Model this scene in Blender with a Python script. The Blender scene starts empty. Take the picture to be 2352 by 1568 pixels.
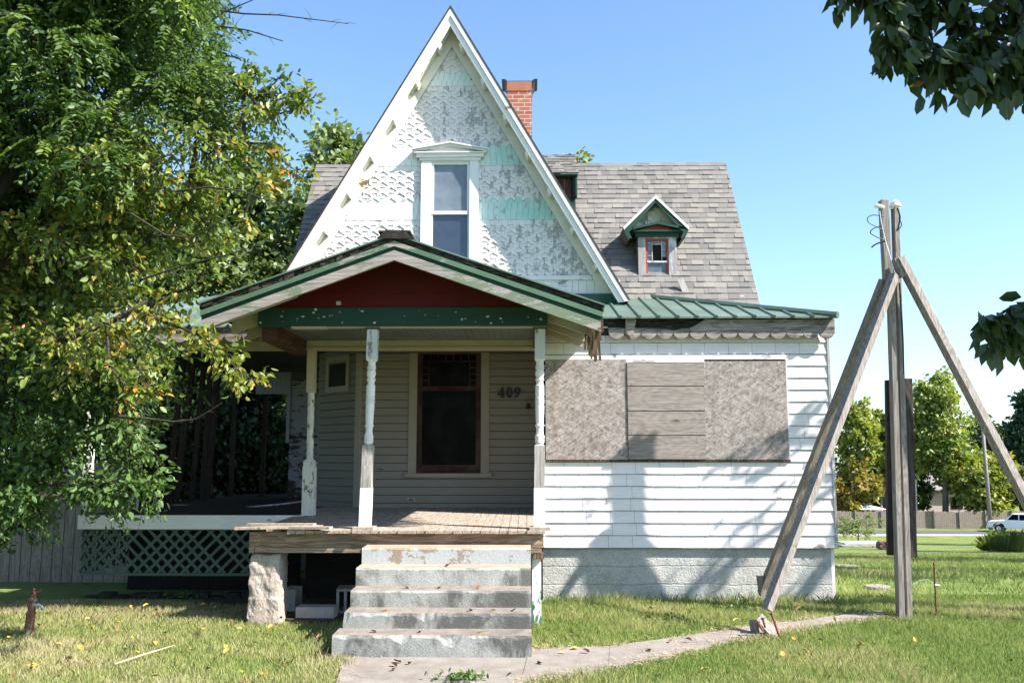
import bpy, math, random
import numpy as np
from math import *
from mathutils import Vector, Matrix, noise as mnoise

S = bpy.context.scene
COL = S.collection
random.seed(7)
rng = np.random.default_rng(11)

# ------------------------------------------------------------------ camera
F = 2050.0; TH = atan(266/2050); PS = atan(34/2050)
cam_d = bpy.data.cameras.new("camera"); cam = bpy.data.objects.new("camera", cam_d); COL.objects.link(cam)
cam_d.sensor_width = 36; cam_d.lens = 36*F/2352
cam_d.clip_start = 0.05; cam_d.clip_end = 3000
cam.location = (0, 0, 1.65); cam.rotation_euler = (pi/2+TH, 0, PS)
S.camera = cam

# ------------------------------------------------------------------ world, sun, exposure
SUN_EL = 42.0; SUN_AZ = 112.0      # azimuth clockwise from +Y
w = bpy.data.worlds.new("World"); S.world = w; w.use_nodes = True
nt = w.node_tree; bg = nt.nodes['Background']
sky = nt.nodes.new('ShaderNodeTexSky'); sky.sky_type = 'NISHITA'; sky.sun_disc = False
sky.sun_elevation = radians(SUN_EL); sky.sun_rotation = radians(SUN_AZ)
sky.air_density = 1.0; sky.dust_density = 0.7; sky.ozone_density = 1.3
tint = nt.nodes.new('ShaderNodeMix'); tint.data_type = 'RGBA'; tint.blend_type = 'MULTIPLY'; tint.inputs[0].default_value = 1
nt.links.new(sky.outputs[0], tint.inputs[6]); tint.inputs[7].default_value = (.88, 1.01, 1.12, 1)
nt.links.new(tint.outputs[2], bg.inputs[0]); bg.inputs[1].default_value = 0.10
sd = bpy.data.lights.new("sun", 'SUN'); sun = bpy.data.objects.new("sun", sd); COL.objects.link(sun)
sd.energy = 4.9; sd.angle = radians(0.55); sd.color = (1, 0.93, 0.86)
tow = Vector((sin(radians(SUN_AZ))*cos(radians(SUN_EL)), cos(radians(SUN_AZ))*cos(radians(SUN_EL)), sin(radians(SUN_EL))))
sun.rotation_euler = (-tow).to_track_quat('-Z', 'Y').to_euler()
sun.location = (10, -5, 12)
S.view_settings.view_transform = 'Standard'; S.view_settings.look = 'None'
S.view_settings.exposure = 1.5; S.view_settings.gamma = 1
S.cycles.max_bounces = 7; S.cycles.diffuse_bounces = 2; S.cycles.transparent_max_bounces = 8
S.cycles.caustics_reflective = False; S.cycles.caustics_refractive = False

# ------------------------------------------------------------------ pixel helpers (photo units 2352 x 1568)
def ray(u, v):
    x = (u-1176)/F; y = (784-v)/F; fw = cos(TH)-y*sin(TH); up = sin(TH)+y*cos(TH)
    return Vector((x*cos(PS)-fw*sin(PS), x*sin(PS)+fw*cos(PS), up))
def W(u, v, Y):
    d = ray(u, v); t = Y/d.y
    return Vector((d.x*t, Y, 1.65+d.z*t))
def gz(x, y):
    if y < 11: return 0.0
    if y < 14: return -0.08*(y-11)**2/6.0
    if y < 80: return -0.12-0.08*(y-14)
    return -5.4
def G(u, v):
    d = ray(u, v); t = 3.0
    while t < 400:
        p = Vector((0, 0, 1.65))+d*t
        if p.z <= gz(p.x, p.y): return Vector((p.x, p.y, gz(p.x, p.y)))
        t += 0.01 if t < 20 else 0.1
    return p

# ------------------------------------------------------------------ object helpers
ORI = {}
def tag(o, label=None, cat=None, group=None, kind=None):
    if label: o['label'] = label
    if cat: o['category'] = cat
    if group: o['group'] = group
    if kind: o['kind'] = kind
    return o
def thing(name, label, cat, loc, group=None):
    o = bpy.data.objects.new(name, None); COL.objects.link(o); o.location = loc
    o.empty_display_size = 0.2
    ORI[o.name] = Vector(loc)
    return tag(o, label, cat, group)
def link_mesh(name, me, parent=None, origin=None):
    o = bpy.data.objects.new(name, me); COL.objects.link(o)
    if parent is not None:
        o.parent = parent; ORI[o.name] = ORI[parent.name]
    else:
        ORI[o.name] = Vector(origin) if origin is not None else Vector((0, 0, 0)); o.location = ORI[o.name]
    return o

class MB:
    def __init__(s): s.v = []; s.f = []; s.r = []; s.m = []
    def add(s, vs, fs, r=None, mi=0):
        n = len(s.v); s.v += [tuple(p) for p in vs]
        if r is None: r = random.random()
        for f in fs:
            s.f.append(tuple(i+n for i in f)); s.r.append(r); s.m.append(mi)
    def box(s, x0, x1, y0, y1, z0, z1, r=None, mi=0):
        s.add([(x0,y0,z0),(x1,y0,z0),(x1,y1,z0),(x0,y1,z0),(x0,y0,z1),(x1,y0,z1),(x1,y1,z1),(x0,y1,z1)],
              [(0,3,2,1),(4,5,6,7),(0,1,5,4),(1,2,6,5),(2,3,7,6),(3,0,4,7)], r, mi)
    def prism(s, poly, y0, y1, r=None, mi=0):          # polygon in XZ, extruded along Y
        n = len(poly)
        vs = [(p[0], y0, p[1]) for p in poly]+[(p[0], y1, p[1]) for p in poly]
        a = sum(poly[i][0]*poly[(i+1)%n][1]-poly[(i+1)%n][0]*poly[i][1] for i in range(n))
        fs = [tuple(range(n)), tuple(range(2*n-1, n-1, -1))]+[(i, i+n, (i+1)%n+n, (i+1)%n) for i in range(n)]
        if a < 0: fs = [f[::-1] for f in fs]
        s.add(vs, fs, r, mi)
    def loft(s, a, b, r=None, mi=0):                    # two same-length 3D loops
        n = len(a)
        s.add(list(a)+list(b), [tuple(range(n))[::-1], tuple(range(n, 2*n))]+[(i, (i+1)%n, (i+1)%n+n, i+n) for i in range(n)], r, mi)
    def bar(s, p0, p1, w, h, up=(0,0,1), r=None, mi=0):
        p0 = Vector(p0); p1 = Vector(p1); d = (p1-p0).normalized(); u = Vector(up)
        sx = d.cross(u).normalized(); uz = sx.cross(d).normalized()
        c = [(-w/2,-h/2),(w/2,-h/2),(w/2,h/2),(-w/2,h/2)]
        s.loft([p0+sx*a+uz*b for a, b in c], [p1+sx*a+uz*b for a, b in c], r, mi)
    def tube(s, pts, rad, n=6, r=None, mi=0):
        pts = [Vector(p) for p in pts]
        if not hasattr(rad, '__len__'): rad = [rad]*len(pts)
        base = len(s.v); rr = random.random() if r is None else r
        prev = None
        for i, p in enumerate(pts):
            d = (pts[min(i+1, len(pts)-1)]-pts[max(i-1, 0)])
            if d.length < 1e-6: d = Vector((0,0,1))
            d.normalize()
            ref = Vector((0,0,1)) if abs(d.z) < .9 else Vector((1,0,0))
            a = d.cross(ref).normalized(); b = a.cross(d)
            if prev is not None and a.dot(prev) < 0: a = -a; b = -b
            prev = a
            for k in range(n):
                t = 2*pi*k/n; s.v.append(tuple(p+(a*cos(t)+b*sin(t))*rad[i]))
        for i in range(len(pts)-1):
            for k in range(n):
                s.f.append((base+i*n+k, base+i*n+(k+1)%n, base+(i+1)*n+(k+1)%n, base+(i+1)*n+k)); s.r.append(rr); s.m.append(mi)
        s.f.append(tuple(base+k for k in range(n))[::-1]); s.r.append(rr); s.m.append(mi)
        e = base+(len(pts)-1)*n
        s.f.append(tuple(e+k for k in range(n))); s.r.append(rr); s.m.append(mi)
    def build(s, name, mats, parent=None, smooth=False, origin=None, bevel=0):
        if not isinstance(mats, (list, tuple)): mats = [mats]
        o0 = ORI[parent.name] if parent is not None else (Vector(origin) if origin is not None else Vector((0,0,0)))
        me = bpy.data.meshes.new(name)
        me.from_pydata([(x-o0.x, y-o0.y, z-o0.z) for x, y, z in s.v], [], s.f)
        for m in mats: me.materials.append(m)
        if len(s.f):
            me.polygons.foreach_set('material_index', s.m)
            at = me.attributes.new('rnd', 'FLOAT', 'FACE'); at.data.foreach_set('value', s.r)
            if smooth: me.polygons.foreach_set('use_smooth', [True]*len(s.f))
        me.update()
        o = link_mesh(name, me, parent, origin)
        if bevel:
            b = o.modifiers.new('bevel', 'BEVEL'); b.width = bevel; b.segments = 2; b.limit_method = 'ANGLE'
        return o

def np_mesh(name, P, faces, rnd, m, parent=None, origin=None):
    """P: (N,k,3) elements; faces: per element tuples of equal size; rnd: (N,)"""
    N, k, _ = P.shape
    o0 = np.array(ORI[parent.name] if parent is not None else (origin or (0,0,0)))
    V = (P-o0).reshape(-1, 3)
    fa = np.array(faces); nf, fs = fa.shape
    FI = (fa[None]+(np.arange(N)*k)[:, None, None]).reshape(-1)
    me = bpy.data.meshes.new(name)
    me.vertices.add(N*k); me.vertices.foreach_set('co', V.astype(np.float32).ravel())
    me.loops.add(len(FI)); me.loops.foreach_set('vertex_index', FI.astype(np.int32))
    me.polygons.add(N*nf); me.polygons.foreach_set('loop_start', np.arange(0, N*nf*fs, fs, dtype=np.int32))
    at = me.attributes.new('rnd', 'FLOAT', 'FACE'); at.data.foreach_set('value', np.repeat(rnd, nf).astype(np.float32))
    me.materials.append(m); me.update(calc_edges=True)
    return link_mesh(name, me, parent, origin)

# ------------------------------------------------------------------ material helpers
class M:
    def __init__(s, name):
        s.mat = bpy.data.materials.new(name); s.mat.use_nodes = True; s.t = s.mat.node_tree
        s.p = s.t.nodes['Principled BSDF']; s.out = s.t.nodes['Material Output']
    def n(s, ty, **k):
        o = s.t.nodes.new(ty)
        for a, b in k.items(): setattr(o, a, b)
        return o
    def L(s, a, b): s.t.links.new(a, b)
    def co(s, sc=(1,1,1), rot=(0,0,0)):
        c = s.n('ShaderNodeTexCoord'); mp = s.n('ShaderNodeMapping')
        mp.inputs['Scale'].default_value = sc; mp.inputs['Rotation'].default_value = rot
        s.L(c.outputs['Object'], mp.inputs[0]); return mp.outputs[0]
    def noise(s, vec, sc=5, det=4, ro=.6, dist=0):
        o = s.n('ShaderNodeTexNoise'); o.inputs['Scale'].default_value = sc; o.inputs['Detail'].default_value = det
        o.inputs['Roughness'].default_value = ro; o.inputs['Distortion'].default_value = dist
        s.L(vec, o.inputs['Vector']); return o.outputs[0]
    def vor(s, vec, sc=5, feat='F1', out=0):
        o = s.n('ShaderNodeTexVoronoi', feature=feat); o.inputs['Scale'].default_value = sc
        s.L(vec, o.inputs['Vector']); return o.outputs[out]
    def attr(s, name='rnd'):
        o = s.n('ShaderNodeAttribute', attribute_name=name); return o.outputs['Fac']
    def ramp(s, fac, stops, interp='LINEAR'):
        o = s.n('ShaderNodeValToRGB'); o.color_ramp.interpolation = interp
        e = o.color_ramp.elements
        while len(e) < len(stops): e.new(0.5)
        for i, (p, c) in enumerate(stops):
            e[i].position = p
            e[i].color = (c, c, c, 1) if not hasattr(c, '__len__') else (*c, 1)
        s.L(fac, o.inputs[0]); return o.outputs[0]
    def mix(s, fac, a, b, blend='MIX'):
        o = s.n('ShaderNodeMix', data_type='RGBA', blend_type=blend)
        for val, i in ((fac, 0), (a, 6), (b, 7)):
            if hasattr(val, 'is_output') or isinstance(val, bpy.types.NodeSocket): s.L(val, o.inputs[i])
            elif i == 0: o.inputs[0].default_value = val
            else: o.inputs[i].default_value = (*val, 1)
        return o.outputs[2]
    def math(s, op, a, b=0.0):
        o = s.n('ShaderNodeMath', operation=op)
        for i, v in enumerate((a, b)):
            if isinstance(v, bpy.types.NodeSocket): s.L(v, o.inputs[i])
            else: o.inputs[i].default_value = v
        return o.outputs[0]
    def fin(s, col, rough=.8, bump=None, bs=.3, bd=.01, spec=.3, metal=0):
        if isinstance(col, bpy.types.NodeSocket): s.L(col, s.p.inputs['Base Color'])
        else: s.p.inputs['Base Color'].default_value = (*col, 1)
        if isinstance(rough, bpy.types.NodeSocket): s.L(rough, s.p.inputs['Roughness'])
        else: s.p.inputs['Roughness'].default_value = rough
        s.p.inputs['Specular IOR Level'].default_value = spec; s.p.inputs['Metallic'].default_value = metal
        if bump is not None:
            b = s.n('ShaderNodeBump'); b.inputs['Strength'].default_value = bs; b.inputs['Distance'].default_value = bd
            s.L(bump, b.inputs['Height']); s.L(b.outputs[0], s.p.inputs['Normal'])
        return s.mat

AX = {'x': (1.2, 22, 22), 'y': (22, 1.2, 22), 'z': (22, 22, 1.2)}
def paint(name, col, under=(.3,.28,.26), amount=.4, axis='x', dirt=.25, sc=3.0, rv=0.0, dirtc=(.35,.32,.27), under2=None, gb=.25, gradx=0, bleach_glare=0, splash=0):
    """flaking paint over weathered wood: amount 0 (sound) .. 1 (bare)"""
    m = M(name)
    a = m.co(); g = m.co(AX[axis])
    st = {'x': (.45, 1.2, 1.2), 'y': (1.2, .45, 1.2), 'z': (1.2, 1.2, .45)}[axis]
    n1 = m.noise(m.co(st), sc, 10, .72, .3)
    n0 = m.noise(a, 1.1, 2, .5)
    comb = m.math('ADD', m.math('MULTIPLY', n1, .75), m.math('MULTIPLY', n0, .25))
    if rv: comb = m.math('ADD', comb, m.math('MULTIPLY', m.math('SUBTRACT', m.attr(), .5), rv))
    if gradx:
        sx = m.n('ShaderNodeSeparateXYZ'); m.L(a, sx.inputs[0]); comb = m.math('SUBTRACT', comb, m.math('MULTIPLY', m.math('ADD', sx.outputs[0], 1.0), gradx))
    thr = .30+.38*amount
    mask = m.ramp(comb, [(thr-.012, 1), (thr+.012, 0)])
    gr = m.noise(g, 3, 6, .65)
    u2 = under2 or tuple(c*.5 for c in under)
    wood = m.ramp(gr, [(.3, u2), (.55, under), (.75, tuple(min(1, c*1.35) for c in under))])
    dn = m.noise(a, 2.3, 6, .65)
    pc = m.mix(m.math('MULTIPLY', m.ramp(dn, [(.42, 0), (.75, 1)]), dirt), col, dirtc)
    fine = m.ramp(m.noise(g, 5, 5, .7), [(.35, .86), (.6, 1.0)])
    pc = m.mix(1.0, pc, fine, 'MULTIPLY')
    if splash:
        sb = m.n('ShaderNodeSeparateXYZ'); m.L(a, sb.inputs[0])
        bf = m.ramp(m.math('ADD', m.math('MULTIPLY', sb.outputs[2], -1.6), m.math('MULTIPLY', m.noise(m.co((2.5,1,1)), 3, 6, .7), 1.3)), [(-.0, 0), (.0, 0), (.30, 1)])
        pc = m.mix(m.math('MULTIPLY', bf, splash), pc, (.42,.36,.30))
    if bleach_glare:
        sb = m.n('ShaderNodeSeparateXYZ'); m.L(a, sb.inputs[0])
        bf = m.ramp(m.math('ADD', m.math('MULTIPLY', sb.outputs[0], -.45), m.math('MULTIPLY', dn, .5)), [(.28, 0), (.75, 1)])  # whitened toward the left: sunlit glare painted in along with the bleaching
        pc = m.mix(m.math('MULTIPLY', bf, bleach_glare), pc, (.80,.84,.82))
    c = m.mix(mask, pc, wood)
    h = m.math('ADD', m.math('MULTIPLY', gr, .35), m.math('MULTIPLY', m.math('SUBTRACT', 1.0, mask), .5))
    return m.fin(c, .68, h, gb, .006, .25)

def rotwood(name, cols, axis='x', dark=.35, sc=1.0, bs=.5):
    m = M(name); g = m.co(AX[axis]); gg = tuple(.5 if i == 'xyz'.index(axis) else 3.0 for i in range(3))
    wv = m.noise(m.co(gg), 2.2*sc, 3, .5, 1.2)
    band = m.math('SINE', m.math('MULTIPLY', wv, 60.0))
    gr = m.noise(g, 2.5*sc, 7, .7)
    f = m.math('ADD', m.math('MULTIPLY', gr, .8), m.math('MULTIPLY', band, .06))
    c = m.ramp(f, [(.25, cols[0]), (.45, cols[1]), (.62, cols[2])])
    patch = m.ramp(m.noise(m.co(), 2.6, 6, .7), [(.52, 0), (.66, 1)])
    c = m.mix(m.math('MULTIPLY', patch, dark), c, tuple(x*.25 for x in cols[0]))
    return m.fin(c, .85, f, bs, .006, .15)

def flat(name, col, rough=.6, var=.15, sc=8, metal=0, spec=.3, bs=.1):
    m = M(name); n = m.noise(m.co(), sc, 5, .6)
    c = m.ramp(n, [(.3, tuple(x*(1-var) for x in col)), (.7, tuple(min(1, x*(1+var)) for x in col))])
    return m.fin(c, rough, n, bs, .004, spec, metal)

WHITE = (.80, .79, .77); GRAYW = (.30, .285, .27)
mt = {}
mt['white_clap'] = paint('white_siding_paint', (.84,.80,.80), (.38,.35,.31), .13, 'x', .22, 4, .07, (.55,.47,.44), splash=.55)
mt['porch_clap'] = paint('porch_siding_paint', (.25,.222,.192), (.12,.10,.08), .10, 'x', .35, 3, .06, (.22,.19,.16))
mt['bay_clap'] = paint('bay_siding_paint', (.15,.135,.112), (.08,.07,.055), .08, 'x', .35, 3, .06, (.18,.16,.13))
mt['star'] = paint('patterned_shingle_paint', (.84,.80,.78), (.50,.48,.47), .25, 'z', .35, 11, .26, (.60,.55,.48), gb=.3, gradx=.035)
mt['teal'] = paint('teal_shingle_paint', (.42,.70,.62), (.42,.44,.45), .16, 'z', .6, 9, .20, (.66,.78,.74), gradx=.02, bleach_glare=.9)
mt['rake'] = paint('rake_paint', (.82,.79,.77), (.20,.17,.10), .26, 'x', .4, 2.2, 0, (.56,.64,.60))
mt['frieze'] = paint('frieze_paint', (.80,.77,.68), (.16,.12,.06), .30, 'x', .25, 1.7, 0, (.6,.55,.42))
mt['trim'] = paint('trim_paint', (.83,.80,.78), (.35,.33,.30), .14, 'x', .3, 3, 0, (.58,.68,.64))
mt['trimv'] = paint('trim_paint_vertical', (.82,.82,.80), (.35,.33,.30), .16, 'z', .22, 3, 0, (.6,.68,.64))
mt['gray_trim'] = paint('weathered_gray_trim', (.62,.62,.62), (.36,.34,.33), .6, 'z', .4, 3, 0, (.3,.3,.3))
mt['cream'] = paint('cream_paint', (.42,.37,.27), (.2,.15,.1), .15, 'x', .35, 2.2, 0, (.3,.25,.16))
mt['casing'] = paint('aged_casing_paint', (.31,.275,.225), (.12,.1,.08), .12, 'z', .3, 3, 0, (.16,.14,.11))
mt['creamv'] = paint('cream_post_paint', (.46,.41,.29), (.2,.15,.1), .25, 'z', .3, 3, 0, (.35,.28,.16))
mt['postpaint'] = paint('post_paint', (.80,.78,.77), (.34,.31,.29), .26, 'z', .2, 5, 0, (.6,.55,.5))
mt['postold'] = paint('flaking_post_paint', (.70,.68,.62), (.15,.11,.08), .40, 'z', .4, 5, 0, (.35,.45,.4))
mt['postgray'] = rotwood('bare_post_wood', [(.20,.185,.17), (.36,.34,.32), (.50,.47,.44)], 'z', .1)
mt['postnew'] = flat('fresh_white_post', (.84,.84,.85), .6, .03)
mt['dkgreen'] = paint('dark_green_paint', (.018,.060,.045), (.30,.32,.30), .02, 'x', .3, 4, 0, (.01,.03,.025))
mt['fgreen'] = paint('faded_green_fascia', (.09,.17,.11), (.30,.28,.26), .38, 'x', .4, 2.4, 0, (.03,.07,.05))
mt['graybd'] = paint('weathered_fascia', (.15,.20,.13), (.31,.28,.265), .70, 'x', .2, 1.6, 0, (.2,.2,.17), gb=.5)
mt['red'] = paint('red_panel_paint', (.115,.010,.014), (.08,.02,.02), .05, 'x', .5, 3, 0, (.06,.012,.012))
mt['redframe'] = paint('red_sash_paint', (.030,.003,.004), (.05,.03,.025), .10, 'z', .2, 5)
mt['redsash'] = paint('faded_red_sash_paint', (.38,.07,.05), (.40,.33,.30), .35, 'z', .2, 8)
mt['rot'] = rotwood('rotten_edge', [(.012,.011,.010), (.04,.036,.03), (.16,.15,.13)], 'x', .5, 1.5)
mt['rotbrown'] = rotwood('rotten_brown_wood', [(.04,.025,.016), (.12,.08,.05), (.26,.19,.13)], 'z', .3)
mt['brownbeam'] = rotwood('brown_beam', [(.04,.022,.014), (.09,.05,.03), (.17,.10,.06)], 'y', .4)
mt['deck'] = rotwood('deck_planks', [(.20,.165,.13), (.36,.30,.245), (.50,.43,.36)], 'y', .12)
mt['deckbd'] = rotwood('porch_skirt_wood', [(.13,.085,.055), (.30,.215,.155), (.42,.33,.25)], 'x', .1, .7)
mt['valance'] = rotwood('valance_wood', [(.12,.10,.09), (.29,.26,.24), (.43,.39,.36)], 'x', .75, .7)
mt['pole'] = rotwood('pole_wood', [(.15,.13,.115), (.27,.245,.225), (.40,.365,.34)], 'z', .12)
mt['poledark'] = rotwood('dark_side_board', [(.03,.024,.02), (.075,.06,.055), (.14,.115,.105)], 'z', .1)
def plywood():
    m = M('weathered_plywood'); v = m.co((1.6, 1, 4.2)); kn = m.vor(v, 1.0, 'F1', 0)
    gx_ = m.noise(m.co((1.5, 10, 26)), 2.5, 6, .7); rg = m.math('SINE', m.math('MULTIPLY', m.math('ADD', kn, m.math('MULTIPLY', m.noise(m.co((1,1,3)), 1.4, 3), .8)), 38.0))
    f = m.math('ADD', m.math('MULTIPLY', gx_, .8), m.math('MULTIPLY', rg, .035))
    c = m.ramp(f, [(.25, (.17,.145,.13)), (.45, (.30,.265,.24)), (.62, (.385,.35,.315))])
    c = m.mix(m.ramp(kn, [(.05, 1), (.11, 0)]), c, (.12,.09,.07))
    st = m.ramp(m.noise(m.co(), 1.8, 6, .7), [(.5, 0), (.7, .5)]); c = m.mix(st, c, (.22,.19,.17))
    return m.fin(c, .85, f, .4, .005, .15)
mt['ply'] = plywood()
mt['fence'] = rotwood('fence_wood', [(.15,.12,.095), (.26,.22,.18), (.36,.31,.265)], 'z', .2)
mt['lattice'] = paint('green_lattice_paint', (.09,.135,.11), (.13,.12,.10), .3, 'x', .3, 4, 0, (.02,.05,.04))
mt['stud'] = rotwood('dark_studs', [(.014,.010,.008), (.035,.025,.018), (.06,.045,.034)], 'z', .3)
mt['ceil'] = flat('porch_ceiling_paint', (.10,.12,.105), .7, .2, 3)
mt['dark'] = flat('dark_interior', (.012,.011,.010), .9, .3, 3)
mt['black'] = flat('black_rubber', (.015,.015,.017), .5, .1)
mt['metal'] = flat('galvanised_metal', (.55,.57,.62), .35, .15, 20, .6)
mt['porcelain'] = flat('white_porcelain', (.86,.86,.85), .2, .03, 8, 0, .6)
mt['digit'] = flat('black_numerals', (.008,.008,.009), .45, .05)
mt['rust'] = flat('rusty_iron', (.20,.09,.06), .8, .45, 30, .2, .3, .4)
mt['hyd'] = paint('rusty_hydrant_paint', (.30,.24,.13), (.20,.085,.06), .55, 'z', .3, 9)
mt['wgpaint'] = paint('white_over_green_paint', (.80,.82,.80), (.05,.17,.12), .52, 'z', .1, 5, under2=(.03,.10,.07))

mt['fgreen2'] = flat('dark_green_flashing', (.03,.10,.075), .5, .3, 3)
# green metal roofing
m = M('green_metal_roofing'); n = m.noise(m.co(), 1.5, 6, .65)
mt['gmetal'] = m.fin(m.ramp(n, [(.3, (.07,.11,.085)), (.55, (.105,.16,.125)), (.75, (.17,.215,.18))]), .45, n, .05, .01, .5)
# tab shingles
m = M('asphalt_shingles'); r = m.attr(); g = m.noise(m.co(), 160, 3, .7); lo = m.noise(m.co(), 1.2, 4)
c = m.ramp(r, [(0, (.14,.138,.132)), (.3, (.175,.168,.158)), (.55, (.20,.19,.173)), (.8, (.235,.22,.195)), (1, (.175,.168,.16))])
c = m.mix(1.0, c, m.ramp(g, [(.3, .72), (.7, 1.12)]), 'MULTIPLY')
c = m.mix(m.math('MULTIPLY', m.ramp(lo, [(.45, 0), (.7, 1)]), .25), c, (.27,.255,.24))
mt['shingle'] = m.fin(c, .95, g, .5, .004, .1)
# brick
m = M('red_brick'); cc = m.co()
sep = m.n('ShaderNodeSeparateXYZ'); m.L(cc, sep.inputs[0]); cmb = m.n('ShaderNodeCombineXYZ')
m.L(m.math('ADD', sep.outputs[0], sep.outputs[1]), cmb.inputs[0]); m.L(sep.outputs[2], cmb.inputs[1])
b = m.n('ShaderNodeTexBrick'); m.L(cmb.outputs[0], b.inputs[0]); b.inputs['Scale'].default_value = 1
b.inputs['Brick Width'].default_value = .205; b.inputs['Row Height'].default_value = .072; b.inputs['Mortar Size'].default_value = .008
b.inputs['Color1'].default_value = (.34,.095,.06,1); b.inputs['Color2'].default_value = (.42,.14,.09,1); b.inputs['Mortar'].default_value = (.45,.36,.30,1)
pn = m.ramp(m.noise(cc, 7, 6, .7), [(.58, 0), (.64, 1)])
mt['brick'] = m.fin(m.mix(m.math('MULTIPLY', pn, .7), b.outputs[0], (.55,.48,.42)), .9, b.outputs[1], -.6, .01, .1)
# osb
def co2(m, rot, sc):
    a = m.co((1,1,1), (0, rot, 0)); mp = m.n('ShaderNodeMapping'); mp.inputs['Scale'].default_value = sc; m.L(a, mp.inputs[0]); return mp.outputs[0]
m = M('weathered_strand_board'); base = None
c1 = m.vor(co2(m, .5, (9, 1, 34)), 1.7, 'F1', 1); c2 = m.vor(co2(m, -.55, (9, 1, 34)), 1.7, 'F1', 1)
c3 = m.vor(co2(m, 1.35, (11, 1, 38)), 1.7, 'F1', 1)
bw = [m.n('ShaderNodeRGBToBW') for _ in range(3)]
for q, x in zip(bw, (c1, c2, c3)): m.L(x, q.inputs[0])
s_ = m.math('ADD', m.math('ADD', m.math('MULTIPLY', bw[0].outputs[0], .4), m.math('MULTIPLY', bw[1].outputs[0], .35)), m.math('MULTIPLY', bw[2].outputs[0], .25))
c = m.ramp(s_, [(.2, (.16,.135,.12)), (.42, (.26,.225,.205)), (.6, (.335,.30,.28)), (.85, (.45,.41,.39))])
st = m.ramp(m.noise(m.co((1.3,1,.9)), 2.6, 7, .7), [(.55, 0), (.72, 1)])
c = m.mix(m.math('MULTIPLY', st, .55), c, (.15,.13,.115))
vs_ = m.ramp(m.noise(m.co((5,1,.5)), 2.0, 5, .65), [(.56, 0), (.68, 1)]); c = m.mix(m.math('MULTIPLY', vs_, .4), c, (.12,.10,.085))
mt['osb'] = m.fin(c, .9, s_, .4, .004, .1)
# foundation concrete, painted pale blue-green, formed in lifts
def concrete(name, stops, stain, sc=3, bscale=60, lifts=0, bs=.6, lo=.45, hi=.7, amt=.7, streak=None):
    m = M(name); a = m.co(); n = m.noise(a, sc, 8, .72); gq = m.noise(a, bscale, 5, .75)
    c = m.ramp(n, stops)
    sn = m.noise(m.co(streak or (1, 1, 1)), 2.2, 8, .7, .4)
    c = m.mix(m.math('MULTIPLY', m.ramp(sn, [(lo, 0), (hi, 1)]), amt), c, stain)
    c = m.mix(1.0, c, m.ramp(gq, [(.3, .75), (.65, 1.08)]), 'MULTIPLY')
    h = m.math('ADD', gq, m.math('MULTIPLY', n, 1.5))
    if lifts:
        sp = m.n('ShaderNodeSeparateXYZ'); m.L(m.co(), sp.inputs[0])
        zz = m.math('ADD', sp.outputs[2], m.math('MULTIPLY', m.noise(m.co((1,1,.2)), 2, 6), .09))
        fr = m.math('FRACT', m.math('MULTIPLY', zz, 1/lifts))
        ln = m.ramp(fr, [(.0, .75), (.06, 1), (.94, 1), (1, .75)])
        h = m.math('ADD', h, m.math('MULTIPLY', ln, 1.5)); c = m.mix(1.0, c, m.ramp(ln, [(0, .3), (1, 1)]), 'MULTIPLY')
    return m.fin(c, .95, h, bs, .015, .1)
mt['found'] = concrete('painted_foundation', [(.35, (.40,.43,.41)), (.52, (.54,.545,.52)), (.66, (.62,.58,.53))], (.30,.27,.22), 5, 36, .21, 1.3, .5, .72, .5)
mt['step_top'] = concrete('tan_step_paint', [(.3, (.30,.235,.17)), (.6, (.42,.335,.25))], (.30,.27,.24), 4, 70, 0, .4, .55, .7, .4)
mt['step_a'] = concrete('flaking_pale_step', [(.46, (.42,.44,.44)), (.50, (.42,.44,.44)), (.52, (.29,.24,.19)), (.8, (.32,.27,.22))], (.30,.33,.32), 3.2, 70, 0, .4, .6, .8, .4)
mt['step_b'] = concrete('stained_gray_step', [(.3, (.30,.31,.285)), (.6, (.43,.43,.40))], (.10,.10,.09), 4, 70, 0, .5, .48, .58, .8, (1,1,.5))
mt['step_c'] = concrete('dark_stained_step', [(.3, (.23,.245,.225)), (.6, (.37,.375,.345))], (.085,.085,.078), 4, 70, 0, .5, .45, .56, .85, (1,1,.5))
mt['tread'] = concrete('worn_tread', [(.3, (.17,.15,.125)), (.6, (.31,.265,.22))], (.14,.13,.11), 5, 80, 0, .5, .5, .65, .6)
mt['path'] = concrete('old_concrete_path', [(.3, (.205,.182,.155)), (.6, (.305,.275,.24))], (.16,.13,.105), 3, 90, 0, .5, .5, .7, .5)
mt['pier'] = concrete('rubble_pier', [(.3, (.36,.30,.25)), (.6, (.56,.48,.42))], (.25,.20,.16), 9, 45, 0, 1.0, .5, .7, .4)
mt['block'] = concrete('cinder_block', [(.3, (.34,.31,.29)), (.6, (.45,.42,.40))], (.2,.18,.17), 6, 80, 0, .4, .55, .7, .4)
# glass
def glass(name, col, rough=.06, refl=.5):
    m = M(name); n = m.noise(m.co(), 3, 5, .65)
    m.fin(m.ramp(n, [(.4, col), (.75, tuple(c*1.6+.01 for c in col))]), rough, m.noise(m.co(), 5, 2, .5), .06, .02, spec=refl)
    return m.mat
mt['glass_up'] = glass('upper_window_glass', (.022,.030,.048), .05, 1.0)
mt['glass_mist'] = glass('misted_window_glass', (.12,.145,.165), .14, .9)
mt['glass_dk'] = glass('dark_window_glass', (.002,.002,.002), .25, .04)
mt['glass_sm'] = glass('attic_window_glass', (.10,.12,.16), .08, .9)

# ------------------------------------------------------------------ the house
H = thing('house', 'abandoned white two-storey wooden house with steep gable, green porch roof and boarded windows', 'house', (0, 12, 0))
def part(mb, name, mats, parent=H, **k): return mb.build(name, mats, parent, **k)

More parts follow.
